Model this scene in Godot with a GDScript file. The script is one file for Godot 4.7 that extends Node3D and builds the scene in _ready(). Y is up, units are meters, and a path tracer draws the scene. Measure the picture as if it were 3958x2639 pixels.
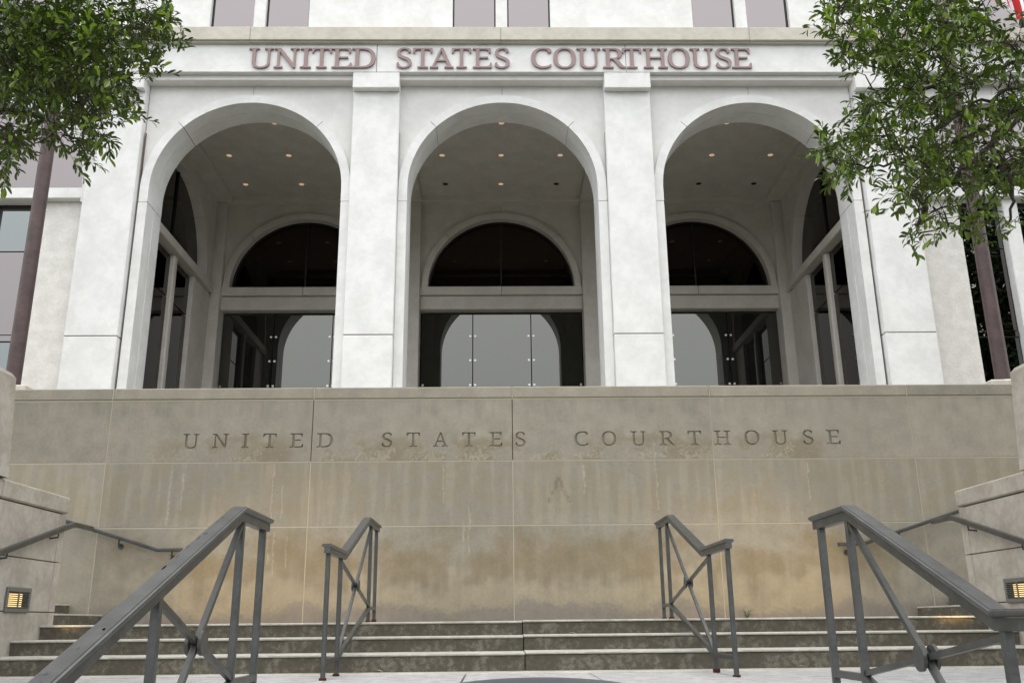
extends Node3D
# Heights are measured from the photographer's eye (y = 0); the facade's bays are centred on FC.
const FC := -0.05
const BAY := 4.815
const SPRING := 7.85
const FLOOR := 2.0
const PLAZA := -0.376
const LANDING := 0.03
const WALLZ := -12.2

var M := {}
var rng := RandomNumberGenerator.new()
var taken := {}
var cam: Camera3D

func _ready() -> void:
	rng.seed = 7
	camera_and_light()
	make_materials()
	build_ground()
	build_stairs()
	build_terrace_wall()
	build_cheek_walls()
	build_courthouse()
	build_lettering()
	build_downlights()
	build_rails()
	build_flagpoles()
	build_step_lights()
	build_trees()
	build_small_things()

# ---------------------------------------------------------------- camera, sky, light
func camera_and_light() -> void:
	cam = Camera3D.new()
	cam.name = "camera"
	cam.position = Vector3(-0.2, 0, 0)
	cam.rotation_degrees = Vector3(16.82, -1.063, -0.575)
	cam.fov = 40.17
	cam.near = 0.05
	cam.far = 900.0
	add_child(cam)
	cam.current = true
	var sky_mat := ProceduralSkyMaterial.new()
	sky_mat.sky_top_color = Color(0.985, 0.99, 1.0)
	sky_mat.sky_horizon_color = Color(0.655, 0.665, 0.675)
	sky_mat.sky_curve = 0.6
	sky_mat.ground_bottom_color = Color(0.30, 0.30, 0.29)
	sky_mat.ground_horizon_color = Color(0.42, 0.42, 0.42)
	sky_mat.sky_energy_multiplier = 1.5
	var sky := Sky.new()
	sky.sky_material = sky_mat
	var env := Environment.new()
	env.background_mode = Environment.BG_SKY
	env.sky = sky
	env.background_energy_multiplier = 1.0
	env.tonemap_mode = Environment.TONE_MAPPER_LINEAR
	env.tonemap_exposure = 1.6
	env.sdfgi_enabled = true
	env.ssao_enabled = true
	env.ssil_enabled = true
	var we := WorldEnvironment.new()
	we.name = "world_environment"
	we.environment = env
	add_child(we)
	var sun := DirectionalLight3D.new()
	sun.name = "sun"
	sun.light_energy = 0.42
	sun.light_angular_distance = 30.0
	sun.light_color = Color(1.0, 0.98, 0.94)
	sun.shadow_enabled = true
	add_child(sun)
	sun.look_at_from_position(Vector3(2, 40, -2), Vector3(0, 0, -12), Vector3.UP)

# ---------------------------------------------------------------- materials
func noise(seed_: int, freq: float, oct: int, size: int) -> PackedByteArray:
	var n := FastNoiseLite.new()
	n.seed = seed_
	n.noise_type = FastNoiseLite.TYPE_SIMPLEX_SMOOTH
	n.frequency = freq
	n.fractal_type = FastNoiseLite.FRACTAL_FBM
	n.fractal_octaves = oct
	var im := n.get_seamless_image(size, size, false, false, 0.2)
	im.convert(Image.FORMAT_L8)
	return im.get_data()

# mottled mineral surface: broad blotches, mid patches, fine grain; tint moves between two colours
func mottled(base: Color, second: Color, broad: float, mid: float, fine: float, sd: int, size := 512, speck := 0.0, speck_color := Color.BLACK) -> ImageTexture:
	var a := noise(sd, 0.008, 4, size)
	var b := noise(sd + 1, 0.035, 3, size)
	var c := noise(sd + 2, 0.25, 2, size)
	var n := size * size
	var out := PackedByteArray()
	out.resize(n * 3)
	for i in n:
		var fa := (a[i] - 128) / 128.0
		var fb := (b[i] - 128) / 128.0
		var fcn := (c[i] - 128) / 128.0
		var t := clampf(0.5 + fa * 0.9 + fb * 0.3, 0.0, 1.0)
		var k := 1.0 + fa * broad + fb * mid + fcn * fine
		var r := lerpf(base.r, second.r, t) * k
		var g := lerpf(base.g, second.g, t) * k
		var bl := lerpf(base.b, second.b, t) * k
		if speck > 0.0:
			var s := smoothstep(speck, speck + 0.12, absf(fcn + fb * 0.4))
			r = lerpf(r, speck_color.r, s * 0.6)
			g = lerpf(g, speck_color.g, s * 0.6)
			bl = lerpf(bl, speck_color.b, s * 0.6)
		out[i * 3] = clampi(int(r * 255.0), 0, 255)
		out[i * 3 + 1] = clampi(int(g * 255.0), 0, 255)
		out[i * 3 + 2] = clampi(int(bl * 255.0), 0, 255)
	return ImageTexture.create_from_image(Image.create_from_data(size, size, false, Image.FORMAT_RGB8, out))

# pale stone under a film of grime with ragged bare patches and scuffs
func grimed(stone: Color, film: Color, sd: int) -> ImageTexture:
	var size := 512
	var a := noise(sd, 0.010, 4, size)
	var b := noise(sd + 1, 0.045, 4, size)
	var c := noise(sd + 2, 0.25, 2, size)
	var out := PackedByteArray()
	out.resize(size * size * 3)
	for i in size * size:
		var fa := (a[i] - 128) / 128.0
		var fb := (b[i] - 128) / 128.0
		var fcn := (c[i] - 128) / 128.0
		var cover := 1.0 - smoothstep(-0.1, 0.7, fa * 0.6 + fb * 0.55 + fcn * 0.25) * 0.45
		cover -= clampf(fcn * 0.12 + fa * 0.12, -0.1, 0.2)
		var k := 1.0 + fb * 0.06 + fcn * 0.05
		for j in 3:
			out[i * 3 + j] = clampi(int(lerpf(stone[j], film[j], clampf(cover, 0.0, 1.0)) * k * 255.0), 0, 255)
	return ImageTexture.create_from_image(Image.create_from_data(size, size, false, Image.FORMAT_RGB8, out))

func grain_normal(sd: int, freq: float, strength: float) -> ImageTexture:
	var n := FastNoiseLite.new()
	n.seed = sd
	n.frequency = freq
	n.fractal_octaves = 4
	var im := n.get_seamless_image(512, 512, false, false, 0.2)
	im.convert(Image.FORMAT_RGBA8)
	im.bump_map_to_normal_map(strength)
	return ImageTexture.create_from_image(im)

func world_mat(tex: Texture2D, metres: float, rough: float, nm: Texture2D = null, nscale := 0.4) -> StandardMaterial3D:
	var m := StandardMaterial3D.new()
	m.albedo_texture = tex
	m.roughness = rough
	m.uv1_triplanar = true
	m.uv1_world_triplanar = true
	m.uv1_scale = Vector3.ONE / metres
	m.uv1_triplanar_sharpness = 8.0
	m.metallic_specular = 0.35
	if nm:
		m.normal_enabled = true
		m.normal_texture = nm
		m.normal_scale = nscale
	return m

func flat_mat(c: Color, rough: float, metal := 0.0, spec := 0.5) -> StandardMaterial3D:
	var m := StandardMaterial3D.new()
	m.albedo_color = c
	m.roughness = rough
	m.metallic = metal
	m.metallic_specular = spec
	return m

func make_materials() -> void:
	var gn := grain_normal(31, 0.06, 5.0)
	M.concrete = world_mat(mottled(Color(0.82, 0.82, 0.812), Color(0.85, 0.85, 0.843), 0.010, 0.012, 0.012, 11), 3.1, 0.85, gn, 0.05)
	M.concrete_b = world_mat(mottled(Color(0.80, 0.797, 0.785), Color(0.825, 0.822, 0.81), 0.010, 0.010, 0.012, 15), 3.7, 0.85, gn, 0.05)
	M.porch = world_mat(mottled(Color(0.765, 0.748, 0.715), Color(0.79, 0.773, 0.74), 0.012, 0.012, 0.015, 19), 2.7, 0.85, gn, 0.06)
	M.ceiling = M.porch
	M.stipple = world_mat(mottled(Color(0.79, 0.78, 0.76), Color(0.82, 0.81, 0.79), 0.012, 0.02, 0.05, 27), 1.4, 0.9, gn, 0.25)
	M.course = world_mat(mottled(Color(0.70, 0.685, 0.64), Color(0.735, 0.72, 0.675), 0.015, 0.02, 0.02, 35), 2.7, 0.85, gn, 0.06)
	M.cheek = world_mat(mottled(Color(0.575, 0.55, 0.512), Color(0.625, 0.602, 0.565), 0.02, 0.03, 0.025, 39), 1.7, 0.85, gn, 0.12)
	M.tread = world_mat(mottled(Color(0.60, 0.59, 0.56), Color(0.655, 0.648, 0.62), 0.03, 0.04, 0.05, 43), 1.3, 0.85, gn, 0.3)
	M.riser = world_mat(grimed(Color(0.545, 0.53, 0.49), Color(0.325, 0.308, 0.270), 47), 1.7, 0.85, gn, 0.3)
	M.granite = world_mat(mottled(Color(0.62, 0.62, 0.62), Color(0.70, 0.70, 0.70), 0.02, 0.05, 0.16, 51, 512, 0.26, Color(0.36, 0.36, 0.38)), 0.75, 0.75, gn, 0.3)
	M.asphalt = world_mat(mottled(Color(0.24, 0.24, 0.245), Color(0.29, 0.29, 0.29), 0.05, 0.05, 0.15, 55), 1.5, 0.9, gn, 0.6)
	M.lawn = world_mat(mottled(Color(0.20, 0.27, 0.12), Color(0.30, 0.34, 0.17), 0.1, 0.15, 0.2, 59), 1.2, 1.0, gn, 1.0)
	M.mortar = flat_mat(Color(0.63, 0.60, 0.53), 0.9)
	M.joint = flat_mat(Color(0.42, 0.36, 0.31), 0.95)
	M.rail = world_mat(mottled(Color(0.215, 0.22, 0.215), Color(0.255, 0.26, 0.255), 0.04, 0.05, 0.03, 63), 0.6, 0.36, gn, 0.06)
	M.rail.metallic = 0.1
	M.rail.metallic_specular = 0.5
	M.chip = flat_mat(Color(0.20, 0.20, 0.24), 0.6)
	M.bronze_paint = world_mat(mottled(Color(0.285, 0.24, 0.235), Color(0.325, 0.27, 0.265), 0.03, 0.04, 0.03, 67), 1.6, 0.5)
	M.letter = flat_mat(Color(0.52, 0.44, 0.43), 0.5, 0.1)
	M.frame = flat_mat(Color(0.13, 0.125, 0.12), 0.5, 0.3)
	M.rust = world_mat(mottled(Color(0.35, 0.20, 0.10), Color(0.24, 0.13, 0.08), 0.1, 0.2, 0.1, 71, 256), 0.3, 0.9)
	M.steel = flat_mat(Color(0.72, 0.73, 0.74), 0.3, 0.9)
	M.door_glass = flat_mat(Color(0.375, 0.375, 0.36), 0.0, 0.9, 0.5)
	M.dark_glass = flat_mat(Color(0.235, 0.21, 0.195), 0.0, 1.0, 0.5)
	M.bronze_glass = flat_mat(Color(0.46, 0.44, 0.44), 0.0, 1.0, 0.5)
	M.green_glass = flat_mat(Color(0.44, 0.455, 0.455), 0.0, 1.0, 0.5)
	M.bark = world_mat(mottled(Color(0.145, 0.125, 0.11), Color(0.21, 0.185, 0.16), 0.1, 0.15, 0.1, 75, 256), 0.5, 0.95)
	M.bin = flat_mat(Color(0.22, 0.24, 0.29), 0.35, 0.2)
	M.housing = flat_mat(Color(0.40, 0.40, 0.385), 0.55, 0.3)
	M.black = flat_mat(Color(0.03, 0.03, 0.03), 0.9)
	M.wall = world_mat(wall_texture(), 1.0, 0.88)
	M.wall.uv1_scale = Vector3(1.0 / 20.0, 1.0 / 3.4, 1.0 / 20.0)
	M.wall.uv1_offset = Vector3(0.5, 0.0, 0.5)
	M.bulb = flat_mat(Color(1, 0.9, 0.7), 0.5)
	M.bulb.emission_enabled = true
	M.bulb.emission = Color(1.0, 0.86, 0.55)
	M.bulb.emission_energy_multiplier = 0.8
	M.lit_disc = flat_mat(Color(0.85, 0.75, 0.65), 0.4)
	M.lit_disc.emission_enabled = true
	M.lit_disc.emission = Color(1.0, 0.86, 0.72)
	M.lit_disc.emission_energy_multiplier = 0.26
	M.rim = flat_mat(Color(0.75, 0.68, 0.58), 0.4, 0.3)
	M.leaf = flat_mat(Color(1, 1, 1), 0.36, 0.0, 0.38)
	M.leaf.vertex_color_use_as_albedo = true
	M.leaf.backlight_enabled = true
	M.leaf.backlight = Color(0.42, 0.52, 0.16)
	M.leaf.cull_mode = BaseMaterial3D.CULL_DISABLED
	M.dry_leaf = flat_mat(Color(0.42, 0.25, 0.13), 0.7)
	M.pale_leaf = flat_mat(Color(0.62, 0.60, 0.42), 0.7)
	M.weed = flat_mat(Color(0.24, 0.33, 0.12), 0.6)
	M.flag_red = flat_mat(Color(0.66, 0.06, 0.10), 0.8)
	M.flag_white = flat_mat(Color(0.86, 0.85, 0.86), 0.8)
	M.flag_blue = flat_mat(Color(0.09, 0.11, 0.30), 0.8)

# noise drawn out into upright streaks
func stretched_noise(sd: int) -> PackedByteArray:
	var n := FastNoiseLite.new()
	n.seed = sd
	n.frequency = 0.045
	n.fractal_octaves = 4
	var im := n.get_seamless_image(1024, 96, false, false, 0.2)
	im.convert(Image.FORMAT_L8)
	im.resize(1024, 1024, Image.INTERPOLATE_CUBIC)
	return im.get_data()

# the stained limestone of the inscribed wall, laid out in metres: x -10..10, y 0..3.4
func wall_texture() -> ImageTexture:
	var w := 2048
	var h := 512
	var na := noise(101, 0.006, 4, 1024)
	var nb := noise(102, 0.022, 4, 1024)
	var nc := noise(103, 0.12, 3, 1024)
	var nd := stretched_noise(104)
	var base := Color(0.555, 0.535, 0.487)
	var joints := [-8.0, -5.3, -2.63, 0.02, 2.68, 5.36, 8.0]
	var drips := [[-4.43, 1.95, 1.25], [-4.27, 1.9, 1.45], [-3.11, 2.03, 1.25], [-3.12, 1.18, 0.75], [-2.97, 1.75, 1.3], [-3.05, 1.15, 0.62], [-2.88, 1.1, 0.7], [-0.55, 1.45, 0.85], [-0.89, 2.0, 1.5], [0.95, 2.0, 1.6], [1.9, 2.3, 1.4], [-0.62, 1.2, 1.0], [3.9, 2.0, 1.5]]
	var out := PackedByteArray()
	out.resize(w * h * 3)
	for py in h:
		var y := 3.4 * (1.0 - (py + 0.5) / h)
		for px in w:
			var x := 20.0 * (px + 0.5) / w - 10.0
			# noise is sampled in metres: 1024 px = about 7 m
			var ix := int(x * 146.0 + 4096.0) & 1023
			var iy := int(y * 146.0) & 1023
			var a := (na[iy * 1024 + ix] - 128) / 128.0
			var b := (nb[iy * 1024 + ix] - 128) / 128.0
			var c := (nc[iy * 1024 + ix] - 128) / 128.0
			# vertical streaks: stretched sampling
			var s := (nd[iy * 1024 + ix] - 128) / 128.0
			var course := 0 if y < 1.217 else (1 if y < 2.056 else (2 if y < 2.885 else 3))
			var col := 0
			for j in joints:
				if x > j:
					col += 1
			var hsh := float((col * 37 + course * 53 + 11) % 17) / 17.0 - 0.5
			var k := 0.97 + hsh * 0.09 + a * 0.04 + b * 0.05 + c * 0.035
			var r := base.r
			var g := base.g
			var bl := base.b
			k += s * (0.015 if course == 2 else 0.028) * (0.4 if course == 3 else 1.0)
			if course == 1:
				# brown blotches inside the middle course
				var t := smoothstep(-0.15, 0.5, a * 0.6 + b * 0.7 + c * 0.2 + 0.1) * smoothstep(1.22, 1.45, y + b * 0.15)
				r = lerpf(r, r * 0.95, t)
				g = lerpf(g, g * 0.93, t)
				bl = lerpf(bl, bl * 0.895, t)
				var pale := smoothstep(0.10, 0.5, s + a * 0.4)
				k += pale * 0.03
			elif course == 2:
				# dirt and chalky bloom under the inscription
				var under := smoothstep(2.48, 2.28, y + b * 0.12) * smoothstep(4.9, 4.3, absf(x))
				var dirt := under * smoothstep(-0.25, 0.35, a + b * 0.6)
				r = lerpf(r, r * 0.90, dirt)
				g = lerpf(g, g * 0.87, dirt)
				bl = lerpf(bl, bl * 0.82, dirt)
				var bloom := smoothstep(2.34, 2.18, y + b * 0.25) * smoothstep(0.10, 0.42, c * 0.55 + b * 0.8 + a * 0.35) * smoothstep(4.9, 4.2, absf(x))
				r = lerpf(r, 0.65, bloom * 0.42)
				g = lerpf(g, 0.63, bloom * 0.42)
				bl = lerpf(bl, 0.58, bloom * 0.42)
				# short dark runs hanging from the cap stones
				var runs := smoothstep(2.62, 2.80, y + s * 0.14 + c * 0.05) * smoothstep(0.0, 0.4, s + c * 0.3)
				k -= runs * 0.05
			elif course == 0:
				# ochre mud stain with a ragged lower edge, cleaner stone under it, damp grey film at the foot
				var edge := 0.50 + a * 0.16 + b * 0.13 + s * 0.10
				var ochre := smoothstep(edge - 0.16, edge + 0.22, y + c * 0.10) * smoothstep(1.32, 0.62, y + a * 0.4 + b * 0.25)
				ochre *= smoothstep(5.6, 4.4, absf(x))
				r = lerpf(r, r * 0.975, ochre)
				g = lerpf(g, g * 0.925, ochre)
				bl = lerpf(bl, bl * 0.84, ochre)
				var clean := smoothstep(edge + 0.12, edge - 0.12, y + c * 0.10) * smoothstep(5.4, 4.2, absf(x))
				r = lerpf(r, 0.62, clean * 0.6)
				g = lerpf(g, 0.57, clean * 0.6)
				bl = lerpf(bl, 0.475, clean * 0.6)
				var foot := 0.20 + a * 0.12 + b * 0.07 + c * 0.02
				var damp := smoothstep(foot + 0.07, foot - 0.09, y + c * 0.04)
				r = lerpf(r, 0.475, damp * 0.8)
				g = lerpf(g, 0.45, damp * 0.8)
				bl = lerpf(bl, 0.425, damp * 0.8)
			# thin pale lime runs
			for d in drips:
				if y < d[1] and y > d[2]:
					var dx := absf(x - d[0] - c * 0.012 - b * 0.02)
					if dx < 0.012:
						var q: float = smoothstep(0.012, 0.004, dx) * (0.45 + c * 0.3)
						r = lerpf(r, 0.68, q)
						g = lerpf(g, 0.655, q)
						bl = lerpf(bl, 0.59, q)
			# ghost of a removed bell-shaped plaque
			var gx := (x - 0.62) / 0.15
			var gy := (y - 1.53) / 0.29
			if gy > -0.1 and gy < 1.1 and absf(gx) < 1.3:
				var half := lerpf(1.0, 0.35, smoothstep(0.0, 0.75, gy)) * (1.0 if gy < 0.9 else 0.6)
				var din := half - absf(gx)
				var ghost := smoothstep(-0.10, 0.08, din) * smoothstep(0.55, 0.10, din) * smoothstep(-0.3, 0.2, c + b * 0.5)
				if gy > 0.85:
					ghost = smoothstep(-0.1, 0.2, din) * smoothstep(1.1, 1.0, gy) * 0.8
				k -= ghost * 0.17
			out[(py * w + px) * 3] = clampi(int(r * k * 255.0), 0, 255)
			out[(py * w + px) * 3 + 1] = clampi(int(g * k * 255.0), 0, 255)
			out[(py * w + px) * 3 + 2] = clampi(int(bl * k * 255.0), 0, 255)
	return ImageTexture.create_from_image(Image.create_from_data(w, h, false, Image.FORMAT_RGB8, out))

# ---------------------------------------------------------------- nodes and metas
func numbered(called: String) -> String:
	var n: int = taken.get(called, 0)
	taken[called] = n + 1
	return called if n == 0 else "%s_%03d" % [called, n]

func thing(called: String, label: String, category: String, at := Vector3.ZERO, group := "") -> Node3D:
	var o := Node3D.new()
	o.name = numbered(called)
	add_child(o)
	o.position = at
	tag(o, label, category, group)
	return o

func tag(o: Node, label: String, category: String, group := "") -> void:
	o.set_meta("label", label)
	o.set_meta("category", category)
	if group != "":
		o.set_meta("group", group)

func structure(called: String) -> Node3D:
	var o := Node3D.new()
	o.name = numbered(called)
	add_child(o)
	o.set_meta("kind", "structure")
	return o

func put(called: String, mesh: Mesh, mat: Material, parent: Node3D) -> MeshInstance3D:
	var o := MeshInstance3D.new()
	o.name = called
	o.mesh = mesh
	o.material_override = mat
	parent.add_child(o, true)
	# meshes are written in world metres; a parent that stands elsewhere is taken off
	o.position = -world_of(parent)
	return o

func world_of(n: Node3D) -> Vector3:
	var p := Vector3.ZERO
	var k: Node = n
	while k is Node3D and k != self:
		p += (k as Node3D).position
		k = k.get_parent()
	return p

# ---------------------------------------------------------------- mesh helpers
func face(st: SurfaceTool, pts: Array, n: Vector3) -> void:
	var c: Vector3 = (pts[1] - pts[0]).cross(pts[2] - pts[0])
	var p := pts
	if c.dot(n) > 0.0:
		p = pts.duplicate()
		p.reverse()
	st.set_normal(n)
	for i in range(1, p.size() - 1):
		st.add_vertex(p[0])
		st.add_vertex(p[i])
		st.add_vertex(p[i + 1])

func begin() -> SurfaceTool:
	var st := SurfaceTool.new()
	st.begin(Mesh.PRIMITIVE_TRIANGLES)
	return st

# box from corner a to corner b with chamfered edges
func add_box(st: SurfaceTool, a: Vector3, b: Vector3, ch := 0.008) -> void:
	var lo := Vector3(minf(a.x, b.x), minf(a.y, b.y), minf(a.z, b.z))
	var hi := Vector3(maxf(a.x, b.x), maxf(a.y, b.y), maxf(a.z, b.z))
	var c := (lo + hi) / 2
	var h := (hi - lo) / 2
	var m := minf(ch, minf(h.x, minf(h.y, h.z)) * 0.45)
	var k := h - Vector3.ONE * m
	for ax in 3:
		var u := (ax + 1) % 3
		var v := (ax + 2) % 3
		for s in [-1.0, 1.0]:
			var n := Vector3.ZERO
			n[ax] = s
			var q := []
			for e in [[-1, -1], [1, -1], [1, 1], [-1, 1]]:
				var p := Vector3.ZERO
				p[ax] = s * h[ax]
				p[u] = e[0] * k[u]
				p[v] = e[1] * k[v]
				q.append(c + p)
			face(st, q, n)
		if m > 0.0:
			for s in [-1.0, 1.0]:
				for t in [-1.0, 1.0]:
					var n2 := Vector3.ZERO
					n2[u] = s
					n2[v] = t
					var q2 := []
					for e in [[-1, 0], [1, 0], [1, 1], [-1, 1]]:
						var p2 := Vector3.ZERO
						p2[ax] = e[0] * k[ax]
						p2[u] = s * (h[u] if e[1] == 0 else k[u])
						p2[v] = t * (k[v] if e[1] == 0 else h[v])
						q2.append(c + p2)
					face(st, q2, n2.normalized())
	if m > 0.0:
		for sx in [-1.0, 1.0]:
			for sy in [-1.0, 1.0]:
				for sz in [-1.0, 1.0]:
					var s3 := Vector3(sx, sy, sz)
					face(st, [c + s3 * Vector3(h.x, k.y, k.z), c + s3 * Vector3(k.x, h.y, k.z), c + s3 * Vector3(k.x, k.y, h.z)], s3.normalized())

func box(a: Vector3, b: Vector3, ch := 0.008) -> ArrayMesh:
	var st := begin()
	add_box(st, a, b, ch)
	return st.commit()

# polygon in a plane, pushed along w; origin o, axes u, v, thickness th along w (from w0 to w1)
func add_prism(st: SurfaceTool, pts: PackedVector2Array, o: Vector3, u: Vector3, v: Vector3, w: Vector3, w0: float, w1: float) -> void:
	var idx := Geometry2D.triangulate_polygon(pts)
	for e in [[w0, -1.0], [w1, 1.0]]:
		for i in range(0, idx.size(), 3):
			var q := []
			for j in 3:
				var p := pts[idx[i + j]]
				q.append(o + u * p.x + v * p.y + w * e[0])
			face(st, q, w * e[1] * signf(w1 - w0))
	var ccw := not Geometry2D.is_polygon_clockwise(pts)
	for i in pts.size():
		var a := pts[i]
		var b := pts[(i + 1) % pts.size()]
		var d := (b - a).normalized()
		var n2 := Vector2(d.y, -d.x) * (1.0 if ccw else -1.0)
		face(st, [o + u * a.x + v * a.y + w * w0, o + u * b.x + v * b.y + w * w0, o + u * b.x + v * b.y + w * w1, o + u * a.x + v * a.y + w * w1], u * n2.x + v * n2.y)

func prism(pts: PackedVector2Array, o: Vector3, u: Vector3, v: Vector3, w: Vector3, w0: float, w1: float) -> ArrayMesh:
	var st := begin()
	add_prism(st, pts, o, u, v, w, w0, w1)
	return st.commit()

func quad_n(st: SurfaceTool, p: Array, n: Array) -> void:
	var order := [0, 1, 2, 0, 2, 3]
	if (p[1] - p[0]).cross(p[2] - p[0]).dot(n[0] + n[1] + n[2]) > 0.0:
		order = [0, 2, 1, 0, 3, 2]
	for i in order:
		st.set_normal(n[i])
		st.add_vertex(p[i])

# arch stone: sector between radii r0 and r1 from angle a0 to a1; straight feet below the springing
func arch_stone(o: Vector3, u: Vector3, w: Vector3, r0: float, r1: float, a0: float, a1: float, w0: float, w1: float, foot0 := 0.0, foot1 := 0.0) -> ArrayMesh:
	var st := begin()
	var v := Vector3.UP
	var pts := []
	var steps := int(ceil(absf(a1 - a0) / deg_to_rad(4.0)))
	if foot0 > 0.0:
		pts.append([u * cos(a0), u * cos(a0), v * -foot0])
	for i in steps + 1:
		var a := lerpf(a0, a1, float(i) / steps)
		var d := u * cos(a) + v * sin(a)
		pts.append([d, d, Vector3.ZERO])
	if foot1 > 0.0:
		pts.append([u * cos(a1), u * cos(a1), v * -foot1])
	for i in pts.size() - 1:
		var p: Array = pts[i]
		var q: Array = pts[i + 1]
		var pi: Vector3 = o + p[0] * r0 + p[2]
		var po: Vector3 = o + p[0] * r1 + p[2]
		var qi: Vector3 = o + q[0] * r0 + q[2]
		var qo: Vector3 = o + q[0] * r1 + q[2]
		var sg := signf(w1 - w0)
		face(st, [pi + w * w0, po + w * w0, qo + w * w0, qi + w * w0], -w * sg)
		face(st, [pi + w * w1, po + w * w1, qo + w * w1, qi + w * w1], w * sg)
		quad_n(st, [po + w * w0, qo + w * w0, qo + w * w1, po + w * w1], [p[1], q[1], q[1], p[1]])
		quad_n(st, [pi + w * w0, qi + w * w0, qi + w * w1, pi + w * w1], [-p[1], -q[1], -q[1], -p[1]])
	for e in [[pts[0], pts[1]], [pts[-1], pts[-2]]]:
		var p0: Array = e[0]
		var n: Vector3 = ((e[0][0] * r1 + e[0][2]) - (e[1][0] * r1 + e[1][2])).normalized()
		var i0: Vector3 = o + p0[0] * r0 + p0[2]
		var o0: Vector3 = o + p0[0] * r1 + p0[2]
		face(st, [i0 + w * w0, o0 + w * w0, o0 + w * w1, i0 + w * w1], n)
	return st.commit()

func half_spandrel(side: float, halfw: float, r: float, bottom: float, top: float) -> PackedVector2Array:
	var p := PackedVector2Array()
	p.append(Vector2(side * 0.004, top))
	p.append(Vector2(side * halfw, top))
	p.append(Vector2(side * halfw, bottom))
	if halfw > r + 0.001 or bottom < 0.0:
		p.append(Vector2(side * r, bottom))
	for i in range(0, 25):
		var a := lerpf(0.0, PI / 2, i / 24.0)
		p.append(Vector2(side * maxf(r * cos(a), 0.004), r * sin(a)))
	return p

func half_moon(r: float, n := 40) -> PackedVector2Array:
	var p := PackedVector2Array()
	for i in n + 1:
		var a := PI * i / n
		p.append(Vector2(r * cos(a), r * sin(a)))
	return p

# closed profile (x = along side, y = along the path's upward normal) swept on a polyline with mitred corners
func add_sweep(st: SurfaceTool, prof: PackedVector2Array, path: Array, side: Vector3) -> void:
	var rings := []
	for i in path.size():
		var d0: Vector3 = (path[i] - path[i - 1]).normalized() if i > 0 else (path[1] - path[0]).normalized()
		var d1: Vector3 = (path[i + 1] - path[i]).normalized() if i < path.size() - 1 else d0
		var n0 := side.cross(d0).normalized()
		var n1 := side.cross(d1).normalized()
		if n0.y < 0 or (absf(n0.y) < 0.01 and n1.y < 0):
			n0 = -n0
			n1 = -n1
		if n1.dot(n0) < 0:
			n1 = -n1
		var m := (n0 + n1).normalized()
		m /= maxf(m.dot(n0), 0.3)
		var ring := []
		for q in prof:
			ring.append(path[i] + side * q.x + m * q.y)
		rings.append(ring)
	var n := prof.size()
	var ctr2 := Vector2.ZERO
	for q in prof:
		ctr2 += q / n
	for i in path.size() - 1:
		var c: Vector3 = Vector3.ZERO
		for j in n:
			c += (rings[i][j] + rings[i + 1][j]) / (2.0 * n)
		for j in n:
			var k := (j + 1) % n
			var p := [rings[i][j], rings[i][k], rings[i + 1][k], rings[i + 1][j]]
			var nn: Vector3 = (p[1] - p[0]).cross(p[2] - p[0]).normalized()
			var mid: Vector3 = (p[0] + p[1] + p[2] + p[3]) / 4.0
			if nn.dot(mid - c) < 0:
				nn = -nn
			face(st, p, nn)
	var tri := Geometry2D.triangulate_polygon(prof)
	for e in [0, path.size() - 1]:
		var d: Vector3 = (path[0] - path[1]).normalized() if e == 0 else (path[-1] - path[-2]).normalized()
		for i in range(0, tri.size(), 3):
			face(st, [rings[e][tri[i]], rings[e][tri[i + 1]], rings[e][tri[i + 2]]], d)

func sweep(prof: PackedVector2Array, path: Array, side: Vector3) -> ArrayMesh:
	var st := begin()
	add_sweep(st, prof, path, side)
	return st.commit()

# round bar through points with radii, smooth sides
func add_tube(st: SurfaceTool, path: Array, radii: Array, seg := 8, caps := true) -> void:
	var prev := []
	var prevn := []
	var ref := Vector3.UP
	for i in path.size():
		var d: Vector3 = (path[mini(i + 1, path.size() - 1)] - path[maxi(i - 1, 0)]).normalized()
		if absf(d.dot(ref)) > 0.95:
			ref = Vector3.RIGHT
		var s := d.cross(ref).normalized()
		var t := s.cross(d).normalized()
		var ring := []
		var rn := []
		for j in seg:
			var a := TAU * j / seg
			var n := s * cos(a) + t * sin(a)
			rn.append(n)
			ring.append(path[i] + n * radii[i])
		if i > 0:
			for j in seg:
				var k := (j + 1) % seg
				quad_n(st, [prev[j], prev[k], ring[k], ring[j]], [prevn[j], prevn[k], rn[k], rn[j]])
		if caps and (i == 0 or i == path.size() - 1):
			face(st, ring, d * (-1.0 if i == 0 else 1.0))
		prev = ring
		prevn = rn

func tube(path: Array, radii: Array, seg := 8) -> ArrayMesh:
	var st := begin()
	add_tube(st, path, radii, seg)
	return st.commit()

# square or flat bar between two points
func add_bar(st: SurfaceTool, a: Vector3, b: Vector3, w: float, t: float, side := Vector3.RIGHT) -> void:
	var prof := PackedVector2Array([Vector2(-w / 2, -t / 2), Vector2(w / 2, -t / 2), Vector2(w / 2, t / 2), Vector2(-w / 2, t / 2)])
	add_sweep(st, prof, [a, b], side)

func bar(a: Vector3, b: Vector3, w: float, t: float, side := Vector3.RIGHT) -> ArrayMesh:
	var st := begin()
	add_bar(st, a, b, w, t, side)
	return st.commit()

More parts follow.
